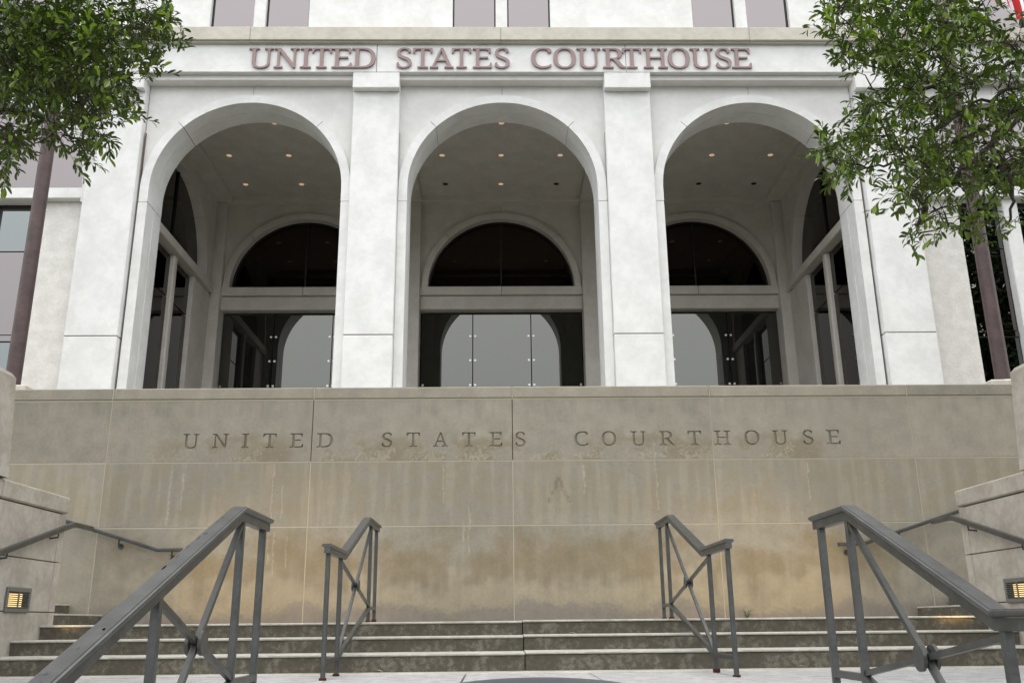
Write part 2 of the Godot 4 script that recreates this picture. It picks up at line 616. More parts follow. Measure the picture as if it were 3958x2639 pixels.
# lathe round a vertical axis: profile of (radius, height)
func lathe(o: Vector3, prof: Array, seg := 32) -> ArrayMesh:
	var st := begin()
	for i in prof.size() - 1:
		var a: Vector2 = prof[i]
		var b: Vector2 = prof[i + 1]
		var d := (b - a).normalized()
		var n2 := Vector2(d.y, -d.x)
		for j in seg:
			var t0 := TAU * j / seg
			var t1 := TAU * (j + 1) / seg
			var e0 := Vector3(cos(t0), 0, sin(t0))
			var e1 := Vector3(cos(t1), 0, sin(t1))
			var q := [o + e0 * a.x + Vector3.UP * a.y, o + e1 * a.x + Vector3.UP * a.y, o + e1 * b.x + Vector3.UP * b.y, o + e0 * b.x + Vector3.UP * b.y]
			var m0 := e0 * n2.x + Vector3.UP * n2.y
			var m1 := e1 * n2.x + Vector3.UP * n2.y
			quad_n(st, q, [m0, m1, m1, m0])
	return st.commit()

func disc(o: Vector3, axis: Vector3, r: float, th: float, seg := 24) -> ArrayMesh:
	return tube([o - axis * th / 2, o + axis * th / 2], [r, r], seg)

func V(x: float, y: float, z: float) -> Vector3:
	return Vector3(x, y, z)

# ---------------------------------------------------------------- ground, plaza, stairs
func build_ground() -> void:
	var g := structure("ground")
	put("ground_sheet", box(V(-300, -1.6, -300), V(300, -1.28, 300), 0.0), M.asphalt, g)
	var sw := structure("sidewalk")
	put("sidewalk_slab", box(V(-40, -1.5, -2.5), V(40, -1.126, -0.9), 0.01), M.tread, sw)
	put("kerb", box(V(-40, -1.5, -0.895), V(40, -1.13, -0.72), 0.015), M.tread, sw)
	var lawn := structure("planting_ground")
	for s in [-1.0, 1.0]:
		put("planting_bed", box(V(s * 4.9, -1.4, -2.5), V(s * 40, -0.15, -9.0), 0.02), M.lawn, lawn)
	# pale granite plaza between the two flights, in pavers
	var pl := structure("plaza")
	put("paving_bed", box(V(-4.45, -1.4, -4.42), V(4.45, PLAZA - 0.02, -8.2), 0.0), M.joint, pl)
	var xs := [-4.44, -3.36, -2.39, -1.417, -0.445, 0.527, 1.5, 2.47, 3.44, 4.44]
	var zs := [-4.42, -5.05, -6.02, -6.99, -7.79]
	for i in xs.size() - 1:
		for j in zs.size() - 1:
			put("paver", box(V(xs[i] + 0.006, PLAZA - 0.06, zs[j] - 0.006), V(xs[i + 1] - 0.006, PLAZA + rng.randf_range(-0.002, 0.002), zs[j + 1] + 0.006), 0.004), M.granite, pl)
	put("base_strip", box(V(-4.44, PLAZA - 0.06, -7.80), V(4.44, PLAZA + 0.006, -8.14), 0.006), M.tread, pl)

# one step: dark riser block and light tread slab with a rounded nosing
func step_pair(parent: Node3D, x0: float, x1: float, top: float, bottom: float, znose: float, zback: float, lift := 0.0) -> void:
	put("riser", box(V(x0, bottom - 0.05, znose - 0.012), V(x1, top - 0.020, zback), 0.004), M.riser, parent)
	var t := top + lift
	var prof := PackedVector2Array()
	prof.append(Vector2(-zback, t - 0.020))
	prof.append(Vector2(-znose, t - 0.020))
	for i in 6:
		var a := -PI / 2 + PI * i / 5.0
		prof.append(Vector2(-znose - 0.010 * cos(a), t - 0.010 + 0.010 * sin(a)))
	prof.append(Vector2(-zback, t))
	put("tread", prism(prof, Vector3.ZERO, V(0, 0, -1), Vector3.UP, Vector3.RIGHT, x0, x1), M.tread, parent)

func build_stairs() -> void:
	var s := structure("entrance_stairs")
	var rows := [[-0.224, PLAZA, -8.10, -8.75], [-0.097, -0.224, -8.62, -9.25], [LANDING, -0.097, -9.14, -12.25]]
	var k := 0
	for r in rows:
		step_pair(s, -4.46, 0.028 + 0.004 * k, r[0], r[1], r[2], r[3], -0.004)
		step_pair(s, 0.036 + 0.004 * k, 4.46, r[0], r[1], r[2], r[3], 0.002)
		k += 1
	# flight below the plaza, down to the sidewalk
	for i in 5:
		var top := PLAZA - 0.15 * i
		if i == 0:
			continue
		step_pair(s, -4.46, 4.46, top, top - 0.15, -4.42 + 0.38 * i, -4.42 + 0.38 * (i - 1) - 0.2)
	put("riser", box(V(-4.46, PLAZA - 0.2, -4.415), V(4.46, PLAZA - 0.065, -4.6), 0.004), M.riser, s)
	# side flights climbing outward behind the cheek walls
	for sd in [-1.0, 1.0]:
		for i in 12:
			var x0: float = sd * (5.12 + 0.41 * i)
			var top2 := LANDING + 0.127 * (i + 1)
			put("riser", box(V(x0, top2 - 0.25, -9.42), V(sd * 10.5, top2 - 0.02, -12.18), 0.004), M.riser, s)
			put("tread", box(V(x0 - sd * 0.008, top2 - 0.020, -9.42), V(x0 + sd * 0.5, top2, -12.18), 0.010), M.tread, s)
		put("landing_slab", box(V(sd * 4.46, LANDING - 0.3, -9.42), V(sd * 5.2, LANDING, -12.22), 0.004), M.tread, s)

# ---------------------------------------------------------------- inscribed terrace wall
func build_terrace_wall() -> void:
	var t := thing("terrace_wall", "tall stained limestone wall engraved with UNITED STATES COURTHOUSE behind the stair landing", "wall")
	var xs := [-13.0, -10.7, -8.0, -5.3, -2.63, 0.02, 2.68, 5.36, 8.0, 10.7, 13.0]
	var ys := [-0.2, 1.217, 2.056, 2.885]
	put("core", box(V(-13, -0.3, WALLZ - 0.10), V(13, 2.99, WALLZ - 0.5), 0.0), M.wall, t)
	for i in xs.size() - 1:
		for j in 3:
			var a := V(xs[i] + 0.006, ys[j] + 0.006, WALLZ)
			var b := V(xs[i + 1] - 0.006, ys[j + 1] - 0.006, WALLZ - 0.09)
			if j == 2 and i >= 3 and i <= 6:
				engraved_panel(t, a, b)
			else:
				put("panel", box(a, b, 0.004), M.wall, t)
		put("cap_stone", box(V(xs[i] + 0.006, 2.897, WALLZ + 0.012), V(xs[i + 1] - 0.006, 3.053, WALLZ - 0.55), 0.012), M.wall, t)
	# mortar: pale cream, nearly flush; two upright joints of the inscribed course have lost theirs
	for j in [1, 2, 3]:
		put("mortar_joint", box(V(-13, ys[j] - 0.007, WALLZ - 0.003), V(13, ys[j] + (0.007 if j < 3 else 0.013), WALLZ - 0.095), 0.0), M.mortar, t)
	for i in range(1, xs.size() - 1):
		for j in 3:
			if j == 2 and (i == 4 or i == 5):
				put("open_joint", box(V(xs[i] - 0.007, ys[j] + 0.008, WALLZ - 0.022), V(xs[i] + 0.007, ys[j + 1] - 0.008, WALLZ - 0.095), 0.0), M.joint, t)
				continue
			put("mortar_joint", box(V(xs[i] - 0.007, ys[j] + 0.008, WALLZ - 0.004), V(xs[i] + 0.007, ys[j + 1] - 0.008, WALLZ - 0.095), 0.0), M.mortar, t)
		put("mortar_joint", box(V(xs[i] - 0.007, 2.899, WALLZ + 0.006), V(xs[i] + 0.007, 3.05, WALLZ - 0.5), 0.0), M.mortar, t)
	# terrace floor behind the wall, level with the hall
	var f := structure("terrace_floor")
	put("floor_slab", box(V(-13, 1.6, WALLZ - 0.52), V(13, FLOOR, -22.0), 0.0), M.tread, f)

const ENGRAVED := [["U", -4.322, -4.110], ["N", -3.935, -3.720], ["I", -3.549, -3.454], ["T", -3.271, -3.093], ["E", -2.917, -2.741], ["D", -2.563, -2.350], ["S", -1.706, -1.568], ["T", -1.381, -1.206], ["A", -1.029, -0.836], ["T", -0.646, -0.469], ["E", -0.286, -0.116], ["S", 0.057, 0.192], ["C", 0.841, 1.025], ["O", 1.205, 1.398], ["U", 1.588, 1.793], ["R", 1.972, 2.173], ["T", 2.351, 2.532], ["H", 2.707, 2.922], ["O", 3.107, 3.309], ["U", 3.478, 3.688], ["S", 3.890, 4.030], ["E", 4.205, 4.389]]

func glyph(ch: String, depth: float, weight: int) -> TextMesh:
	var f := SystemFont.new()
	f.font_names = PackedStringArray(["Droid Serif"])
	f.font_weight = weight
	var t := TextMesh.new()
	t.text = ch
	t.font = f
	t.font_size = 96
	t.pixel_size = 0.01
	t.depth = depth
	t.curve_step = 1.0
	return t

func engraved_panel(t: Node3D, a: Vector3, b: Vector3) -> void:
	var body := CSGBox3D.new()
	body.name = "engraved_panel"
	body.size = Vector3(absf(b.x - a.x), absf(b.y - a.y), absf(b.z - a.z))
	body.position = (a + b) / 2
	body.material = M.wall
	t.add_child(body, true)
	for e in ENGRAVED:
		if e[1] < a.x or e[2] > b.x:
			continue
		var m := glyph(e[0], 0.4, 400)
		var ab := m.get_aabb()
		var sx: float = (e[2] - e[1]) / ab.size.x
		var y0 := 2.247
		var hh := 0.188
		if e[0] in ["S", "C", "O"]:
			y0 -= 0.003
			hh += 0.006
		elif e[0] == "U":
			y0 -= 0.003
			hh += 0.003
		var sy: float = hh / ab.size.y
		var cut := CSGMesh3D.new()
		cut.name = "engraved_letter"
		cut.mesh = m
		cut.operation = CSGShape3D.OPERATION_SUBTRACTION
		cut.material = M.wall
		cut.scale = Vector3(sx, sy, 0.12)
		var ctr := ab.get_center()
		cut.position = Vector3((e[1] + e[2]) / 2 - ctr.x * sx, y0 + hh / 2 - ctr.y * sy, WALLZ - ctr.z * 0.12) - body.position
		body.add_child(cut, true)

# ---------------------------------------------------------------- cheek walls, posts
func build_cheek_walls() -> void:
	for s in [-1.0, 1.0]:
		var t := thing("cheek_wall", "clean pinkish limestone stair cheek wall under the dense dark tree" if s < 0 else "limestone stair cheek wall with greenish stains on its coping, under the loose open tree", "wall", V(s * 4.45, PLAZA, -9.0), "stair cheek walls")
		var x0: float = s * 4.45
		var x1: float = s * 4.95
		var zs := [-9.40, -9.27, -7.6, -5.9, -4.2, -2.6]
		put("core", box(V(x0 + s * 0.03, -1.5, -2.55), V(x1, 1.06, -9.38), 0.0), M.joint, t)
		var ys := [-1.5, -0.30, 0.145, 0.607, 1.07]
		for i in zs.size() - 1:
			for j in ys.size() - 1:
				put("panel", box(V(x0, ys[j] + 0.004, zs[i] + 0.004 * (0 if i == 0 else 1)), V(x0 + s * 0.05, ys[j + 1] - 0.004, zs[i + 1] - 0.004), 0.004), M.cheek, t)
		# return wall that runs outward along the side flight
		put("return_wall", box(V(x0 + s * 0.051, -0.3, -9.40), V(s * 10.5, 1.06, -9.0), 0.004), M.cheek, t)
		for c in [[-9.41, -8.1], [-8.1, -6.0], [-6.0, -4.0], [-4.0, -2.5]]:
			put("coping", box(V(x0 - s * 0.015, 1.078, c[0] + 0.003), V(x1 + s * 0.02, 1.24, c[1] - 0.003), 0.014), M.cheek, t)
		put("coping", box(V(x1 + s * 0.025, 1.078, -9.41), V(s * 10.5, 1.235, -8.98), 0.014), M.cheek, t)
		# square post with a domed head on the coping
		var p := thing("stone_post", "domed limestone post on the cheek wall coping %s" % ["under the dense dark tree" if s < 0 else "under the loose open tree"], "post", V(s * 4.8, 1.24, -7.7), "domed posts on the cheek walls")
		var st := begin()
		var lo := [V(s * 4.40, 1.243, -8.10), V(s * 5.15, 1.243, -8.10), V(s * 5.15, 1.243, -7.35), V(s * 4.40, 1.243, -7.35)]
		var hi := [V(s * 4.445, 2.12, -8.07), V(s * 5.11, 2.12, -8.07), V(s * 5.11, 2.12, -7.39), V(s * 4.445, 2.12, -7.39)]
		var tp := [V(s * 4.475, 2.16, -8.04), V(s * 5.08, 2.16, -8.04), V(s * 5.08, 2.16, -7.42), V(s * 4.475, 2.16, -7.42)]
		var mid := V(s * 4.775, 1.7, -7.73)
		for i in 4:
			var j := (i + 1) % 4
			for pr in [[lo, hi], [hi, tp]]:
				var q := [pr[0][i], pr[0][j], pr[1][j], pr[1][i]]
				var n: Vector3 = (q[1] - q[0]).cross(q[2] - q[0]).normalized()
				if n.dot((q[0] + q[2]) / 2 - mid) < 0:
					n = -n
				face(st, q, n)
		face(st, tp, Vector3.UP)
		put("shaft", st.commit(), M.cheek, p)
		var dome := []
		for i in 13:
			var a := PI / 2 * i / 12.0
			dome.append(Vector2(0.285 * cos(a), 2.162 + 0.24 * sin(a)))
		put("dome", lathe(V(s * 4.78, 0, -7.73), dome, 32), M.cheek, p)

# ---------------------------------------------------------------- courthouse
func ring_stones(t: Node3D, o: Vector3, u: Vector3, w: Vector3, r0: float, r1: float, w0: float, w1: float, foot: float, mat: Material, wythes := 1) -> void:
	var g := 0.006 / r1
	var q := PI / 4
	for k in wythes:
		var za := lerpf(w0, w1, float(k) / wythes) + (0.006 if k > 0 else 0.0)
		var zb := lerpf(w0, w1, float(k + 1) / wythes)
		put("arch_stone", arch_stone(o, u, w, r0, r1, 0.0, q - g, za, zb, foot, 0.0), mat, t)
		put("arch_stone", arch_stone(o, u, w, r0, r1, q + g, 3 * q - g, za, zb), mat, t)
		put("arch_stone", arch_stone(o, u, w, r0, r1, 3 * q + g, PI, za, zb, 0.0, foot), mat, t)

func glazed(t: Node3D, called: String, a: Vector3, b: Vector3, pane_mat: Material, fr := 0.035) -> void:
	# upright window in a plane of constant z (a low left, b high right): frame of four bars and one pane
	var st := begin()
	var z := a.z
	add_box(st, V(a.x, a.y, z), V(a.x + fr, b.y, z - 0.06), 0.003)
	add_box(st, V(b.x - fr, a.y, z), V(b.x, b.y, z - 0.06), 0.003)
	add_box(st, V(a.x + fr, a.y, z), V(b.x - fr, a.y + fr, z - 0.06), 0.003)
	add_box(st, V(a.x + fr, b.y - fr, z), V(b.x - fr, b.y, z - 0.06), 0.003)
	var w := put(called, st.commit(), M.frame, t)
	put("pane", box(V(a.x + fr, a.y + fr, z - 0.025), V(b.x - fr, b.y - fr, z - 0.04), 0.0), pane_mat, w)

func build_courthouse() -> void:
	var t := thing("courthouse", "white concrete courthouse with three tall arches, deep porch and bronze glass windows", "building", V(0, FLOOR, -16))
	var back := V(0, 0, -1)
	# piers with caps
	for k in range(-3, 3):
		var c := FC + (k + 0.5) * BAY
		var hw := 0.4425
		if k == -2 or k == 1:
			c = FC + signf(k + 0.5) * 7.28
			hw = 0.466
		put("pier", box(V(c - hw, FLOOR, -15.80), V(c + hw, 4.909, -16.68), 0.012), M.concrete, t)
		put("pier", box(V(c - hw, 4.920, -15.80), V(c + hw, 9.80, -16.68), 0.012), M.concrete, t)
		put("pier_cap", box(V(c - hw - 0.002, 9.797, -15.655), V(c + hw + 0.002, 10.135, -16.3), 0.012), M.concrete, t)
		put("pier_joint", box(V(c - hw + 0.01, 4.90, -15.81), V(c + hw - 0.01, 4.93, -16.6), 0.0), M.joint, t)
	# bays
	for k in range(-2, 3):
		var c := FC + k * BAY
		var o := V(c, SPRING, 0)
		var open := absi(k) < 2
		ring_stones(t, o, Vector3.RIGHT, back, 1.79, 1.955, 15.93, 16.68 if open else 16.3, 0.285, M.concrete, 2 if open else 1)
		for s in [-1.0, 1.0]:
			put("spandrel", prism(half_spandrel(s, 1.985, 1.957, -0.285, 10.03 - SPRING), o, Vector3.RIGHT, Vector3.UP, back, 15.99, 16.66), M.concrete_b, t)
			if open:
				put("jamb", box(V(c + s * 1.79, FLOOR, -15.93), V(c + s * 1.962, 7.558, -16.30), 0.008), M.concrete, t)
				put("jamb", box(V(c + s * 1.79, FLOOR, -16.306), V(c + s * 1.962, 7.558, -16.68), 0.008), M.concrete, t)
				put("jamb_joint", box(V(c + s * 1.81, 7.55, -15.945), V(c + s * 1.95, 7.57, -16.66), 0.0), M.joint, t)
				put("jamb_joint", box(V(c + s * 1.963, FLOOR, -15.94), V(c + s * 1.969, 9.0, -16.6), 0.0), M.joint, t)
		put("spandrel_joint", box(V(c - 0.006, 9.80, -16.0), V(c + 0.006, 10.03, -16.6), 0.0), M.joint, t)
		if not open:
			wing_bay(t, c)
		# upper storey: a pair of tall windows above the string course
		for s in [-1.0, 1.0]:
			var xa: float = c + s * 0.117
			var xb: float = c + s * 0.975
			glazed(t, "upper_window", V(minf(xa, xb), 10.9, -16.08), V(maxf(xa, xb), 13.4, -16.08), M.bronze_glass, 0.028)
		put("window_post", box(V(c - 0.117, 10.9, -15.98), V(c + 0.117, 13.4, -16.3), 0.01), M.concrete, t)
		put("upper_wall", box(V(c + 0.975, 10.9, -15.98), V(c + BAY - 0.975, 13.4, -16.4), 0.01), M.concrete, t)
		if k == -2:
			put("upper_wall", box(V(c - BAY + 0.975, 10.9, -15.98), V(c - 0.975, 13.4, -16.4), 0.01), M.concrete, t)
	put("upper_wall", box(V(-13.5, 13.404, -15.98), V(13.5, 15.5, -16.4), 0.01), M.concrete, t)
	put("main_block", box(V(-13.4, 10.45, -16.2), V(13.4, 15.4, -32.0), 0.0), M.black, t)
	put("parapet", box(V(-13.6, 15.5, -15.9), V(13.6, 15.75, -32.0), 0.02), M.course, t)
	# entablature
	put("fascia", box(V(-13.4, 10.03, -15.765), V(13.4, 10.14, -16.5), 0.008), M.concrete_b, t)
	var fx := [-13.4, -7.29, -2.459, 2.346, 7.192, 13.4]
	for i in fx.size() - 1:
		put("frieze_panel", box(V(fx[i] + 0.005, 10.138, -15.655), V(fx[i + 1] - 0.005, 10.765, -16.2), 0.006), M.concrete, t)
		if i > 0:
			put("frieze_joint", box(V(fx[i] - 0.006, 10.145, -15.668), V(fx[i] + 0.006, 10.76, -15.8), 0.0), M.joint, t)
	var sx := [-13.5, -9.70, -4.89, -0.069, 4.757, 9.57, 13.5]
	for i in sx.size() - 1:
		put("string_course", box(V(sx[i] + 0.004, 10.768, -15.53), V(sx[i + 1] - 0.004, 11.058, -16.0), 0.010), M.course, t)
		put("drip_mould", box(V(sx[i] + 0.004, 10.742, -15.575), V(sx[i + 1] - 0.004, 10.767, -15.9), 0.004), M.course, t)
		if i > 0:
			put("course_joint", box(V(sx[i] - 0.005, 10.78, -15.536), V(sx[i] + 0.005, 11.05, -15.9), 0.0), M.mortar, t)
	# wings end and flanks
	for s in [-1.0, 1.0]:
		put("flank_wall", box(V(s * 12.6, FLOOR, -16.0), V(s * 13.4, 10.03, -32), 0.02), M.concrete, t)
	build_porch(t)

func wing_bay(t: Node3D, c: float) -> void:
	var back := V(0, 0, -1)
	var lun := put("lunette", prism(half_moon(1.79), V(c, SPRING, 0), Vector3.RIGHT, Vector3.UP, back, 16.15, 16.17), M.bronze_glass, t)
	put("lunette_frame", arch_stone(V(c, SPRING, 0), Vector3.RIGHT, back, 1.745, 1.789, 0.0, PI, 16.12, 16.2), M.frame, lun)
	put("sill_band", box(V(c - 1.985, 7.64, -15.935), V(c + 1.985, SPRING, -16.6), 0.01), M.concrete, t)
	for s in [-1.0, 1.0]:
		var xa: float = c + s * 0.98
		var xb: float = c + s * 1.985
		put("stippled_panel", box(V(xa, FLOOR, -16.10), V(xb, 7.64, -16.6), 0.01), M.stipple, t)
		var wa: float = c + s * 0.14
		var lo := minf(wa, xa)
		var hi := maxf(wa, xa)
		var z := -16.2
		var w := put("tall_window", box(V(lo, FLOOR, z - 0.05), V(hi, 7.64, z - 0.30), 0.0), M.frame, t)
		put("pane", box(V(lo + 0.03, 6.70, z - 0.03), V(hi - 0.03, 7.55, z - 0.045), 0.0), M.green_glass, w)
		put("pane", box(V(lo + 0.03, 5.08, z - 0.03), V(hi - 0.03, 6.675, z - 0.045), 0.0), M.bronze_glass, w)
		put("pane", box(V(lo + 0.03, 2.6, z - 0.03), V(hi - 0.03, 4.93, z - 0.045), 0.0), M.green_glass, w)
		put("transom", box(V(lo + 0.01, 4.95, z - 0.015), V(hi - 0.01, 5.06, z - 0.05), 0.004), M.bronze_glass, w)
	put("mullion", box(V(c - 0.14, FLOOR, -16.05), V(c + 0.14, 7.64, -16.6), 0.015), M.concrete, t)

func build_porch(t: Node3D) -> void:
	var back := V(0, 0, -1)
	var zb := 21.42
	put("porch_ceiling", box(V(-7.2, 10.205, -16.5), V(7.2, 10.40, -21.7), 0.0), M.ceiling, t)
	for s in [-1.0, 1.0]:
		put("ceiling_beam", box(V(FC + s * 2.4075 - 0.44, 10.085, -16.66), V(FC + s * 2.4075 + 0.44, 10.21, -21.2), 0.01), M.ceiling, t)
		put("ceiling_beam", box(V(FC + s * 6.62, 10.05, -16.66), V(FC + s * 7.1, 10.21, -21.2), 0.01), M.porch, t)
	put("ceiling_beam", box(V(-7.1, 10.07, -21.21), V(7.1, 10.215, -21.6), 0.01), M.porch, t)
	put("ceiling_beam", box(V(-7.1, 10.045, -16.67), V(7.1, 10.21, -16.95), 0.01), M.porch, t)
	# back wall
	for k in range(-1, 2):
		var c := FC + k * BAY
		var o := V(c, SPRING + 0.015, 0)
		ring_stones(t, o, Vector3.RIGHT, back, 1.79, 1.945, zb - 0.06, zb + 0.25, 0.0, M.porch)
		for s in [-1.0, 1.0]:
			put("spandrel", prism(half_spandrel(s, 1.985, 1.947, 0.0, 10.07 - SPRING - 0.015), o, Vector3.RIGHT, Vector3.UP, back, zb + 0.02, zb + 0.4), M.porch, t)
			put("ledge", box(V(c + s * 0.005, 7.655, -(zb - 0.06)), V(c + s * 1.985, SPRING + 0.015, -(zb + 0.3)), 0.01), M.porch, t)
		var lun := put("lunette", prism(half_moon(1.79), o, Vector3.RIGHT, Vector3.UP, back, zb + 0.20, zb + 0.22), M.dark_glass, t)
		put("glazing_bar", box(o + V(-0.018, 0.0, -(zb + 0.16)), o + V(0.018, 1.78, -(zb + 0.2)), 0.003), M.frame, lun)
		put("glazing_ring", arch_stone(o, Vector3.RIGHT, back, 1.75, 1.789, 0.0, PI, zb + 0.16, zb + 0.21), M.frame, lun)
		put("lintel", box(V(c - 1.985, 7.30, -(zb + 0.01)), V(c + 1.985, 7.645, -(zb + 0.4)), 0.02), M.porch, t)
		put("glass_surround", box(V(c - 1.96, 2.05, -(zb + 0.30)), V(c + 1.96, 7.3, -(zb + 0.42)), 0.0), M.black, t)
		var xs := [c - 1.955, c - 0.70, c + 0.715, c + 1.955]
		for row in [[5.40, 7.27], [2.05, 5.375]]:
			for i in 3:
				var p := put("glass_pane", box(V(xs[i] + 0.009, row[0], -(zb + 0.235)), V(xs[i + 1] - 0.009, row[1], -(zb + 0.247)), 0.003), M.door_glass, t)
				if row[0] > 5.0:
					for y in [6.683, 6.075, 5.463]:
						for e in [xs[i] + 0.06, xs[i + 1] - 0.06]:
							if (i == 0 and e < xs[0] + 0.1 and y > 5.5) or (i == 2 and e > xs[3] - 0.1 and y > 5.5):
								continue
							put("patch_fitting", disc(V(e, y, -(zb + 0.228)), V(0, 0, 1), 0.028, 0.016, 14), M.steel, p)
	for s in [-1.0, 1.0]:
		put("pilaster", box(V(FC + s * 2.4075 - 0.43, FLOOR, -21.24), V(FC + s * 2.4075 + 0.43, 10.07, -21.8), 0.012), M.porch, t)
		put("pilaster", box(V(FC + s * 6.77, FLOOR, -21.24), V(FC + s * 7.05, 10.06, -21.8), 0.012), M.porch, t)
	put("rear_block", box(V(-13.3, FLOOR, -21.75), V(13.3, 10.4, -31.9), 0.0), M.black, t)
	# the two end walls of the porch
	for s in [-1.0, 1.0]:
		var xw: float = FC + s * 6.95
		var out := V(s, 0, 0)
		var along := V(0, 0, -1)
		var o2 := V(xw, SPRING, -18.80)
		ring_stones(t, o2, along, out, 1.79, 1.955, -0.03, 0.25, 0.0, M.porch)
		for e in [-1.0, 1.0]:
			var hw := 2.33
			put("spandrel", prism(half_spandrel(e, hw, 1.957, 0.0, 10.05 - SPRING), o2, along, Vector3.UP, out, 0.03, 0.4), M.porch, t)
			put("ledge", box(V(xw - s * 0.045, 7.645, -18.80 - e * 0.005), V(xw + s * 0.35, SPRING, -18.80 - e * 2.33), 0.012), M.porch, t)
			# below the ledge: blank wall and a tall dark window each side of the post
			put("end_wall", box(V(xw + s * 0.05, FLOOR, -18.80 - e * 1.20), V(xw + s * 0.5, 7.64, -18.80 - e * 2.4), 0.012), M.porch, t)
			var wn := put("tall_window", box(V(xw + s * 0.18, FLOOR, -18.80 - e * 0.06), V(xw + s * 0.45, 7.64, -18.80 - e * 1.22), 0.0), M.frame, t)
			put("pane", box(V(xw + s * 0.145, FLOOR, -18.80 - e * 0.075), V(xw + s * 0.16, 6.66, -18.80 - e * 1.19), 0.0), M.dark_glass, wn)
			put("pane", box(V(xw + s * 0.145, 6.69, -18.80 - e * 0.075), V(xw + s * 0.16, 7.6, -18.80 - e * 1.19), 0.0), M.dark_glass, wn)
		put("mullion", box(V(xw + s * 0.05, FLOOR, -18.70), V(xw + s * 0.4, 7.642, -18.90), 0.03), M.porch, t)
		var ln := put("lunette", prism(half_moon(1.79), o2, along, Vector3.UP, out, 0.20, 0.22), M.dark_glass, t)
		put("glazing_bar", box(V(xw + s * 0.16, SPRING, -18.78), V(xw + s * 0.2, SPRING + 1.78, -18.82), 0.003), M.frame, ln)
		put("outer_wall", box(V(xw + s * 0.46, FLOOR, -16.7), V(xw + s * 1.0, 10.4, -21.7), 0.0), M.black, t)

# ---------------------------------------------------------------- metal letters on the frieze
const METAL := [["U", -4.907, -4.437], ["N", -4.420, -3.942], ["I", -3.921, -3.710], ["T", -3.698, -3.323], ["E", -3.316, -2.933], ["D", -2.933, -2.478], ["S", -2.076, -1.786], ["T", -1.759, -1.388], ["A", -1.436, -0.978], ["T", -1.012, -0.641], ["E", -0.613, -0.245], ["S", -0.189, 0.099], ["C", 0.516, 0.907], ["O", 0.944, 1.378], ["U", 1.392, 1.854], ["R", 1.896, 2.337], ["T", 2.275, 2.646], ["H", 2.682, 3.154], ["O", 3.160, 3.583], ["U", 3.591, 4.042], ["S", 4.084, 4.388], ["E", 4.394, 4.775]]

func build_lettering() -> void:
	var t := thing("frieze_lettering", "brown metal letters UNITED STATES COURTHOUSE standing off the white frieze", "lettering", V(FC, 10.2, -15.6))
	for e in METAL:
		var m := glyph(e[0], 0.4, 400)
		var ab := m.get_aabb()
		var y0 := 10.207
		var hh := 0.432
		if e[0] in ["S", "C", "O"]:
			y0 -= 0.008
			hh += 0.016
		elif e[0] == "U":
			y0 -= 0.008
			hh += 0.008
		var sc := Vector3((e[2] - e[1]) / ab.size.x, hh / ab.size.y, 0.035 / 0.4)
		var o := put("letter", m, M.letter, t)
		o.scale = sc
		var ctr := ab.get_center()
		o.position = Vector3((e[1] + e[2]) / 2 - ctr.x * sc.x, y0 + hh / 2 - ctr.y * sc.y, -15.628 - ctr.z * sc.z) - t.position

# ---------------------------------------------------------------- recessed porch lights
func build_downlights() -> void:
	var bays := ["arch beside the dense dark tree", "middle arch", "arch beside the loose open tree"]
	for b in 3:
		for r in 3:
			for q in 3:
				var x := FC + (b - 1) * BAY + (q - 1) * 1.345
				var z: float = [-17.67, -19.10, -20.55][r]
				var lit := true
				if r == 2 and ((b == 1 and q != 1) or b == 2):
					lit = false
				var t := thing("downlight", ("warm lit round downlight" if lit else "dark unlit round downlight") + ", %s, %s row, %s" % [bays[b], ["front", "middle", "rear"][r], ["dense tree side", "centre", "open tree side"][q]], "downlight", V(x, 10.205, z), "porch ceiling downlights")
				put("rim", lathe(V(x, 0, z), [Vector2(0.060, 10.200), Vector2(0.078, 10.196), Vector2(0.080, 10.206)], 24), M.rim, t)
				put("reflector", lathe(V(x, 0, z), [Vector2(0.004, 10.2045), Vector2(0.045, 10.2035), Vector2(0.062, 10.198)], 24), M.lit_disc if lit else M.black, t)

# ---------------------------------------------------------------- handrails
func cap_profile() -> PackedVector2Array:
	return PackedVector2Array([Vector2(-0.026, -0.026), Vector2(0.026, -0.026), Vector2(0.036, -0.020), Vector2(0.040, -0.012), Vector2(0.038, -0.005), Vector2(0.030, -0.003), Vector2(0.029, 0.0), Vector2(-0.029, 0.0), Vector2(-0.030, -0.003), Vector2(-0.038, -0.005), Vector2(-0.040, -0.012), Vector2(-0.036, -0.020)])

func channel_profile() -> PackedVector2Array:
	return PackedVector2Array([Vector2(-0.021, -0.068), Vector2(0.021, -0.068), Vector2(0.021, -0.027), Vector2(-0.021, -0.027)])

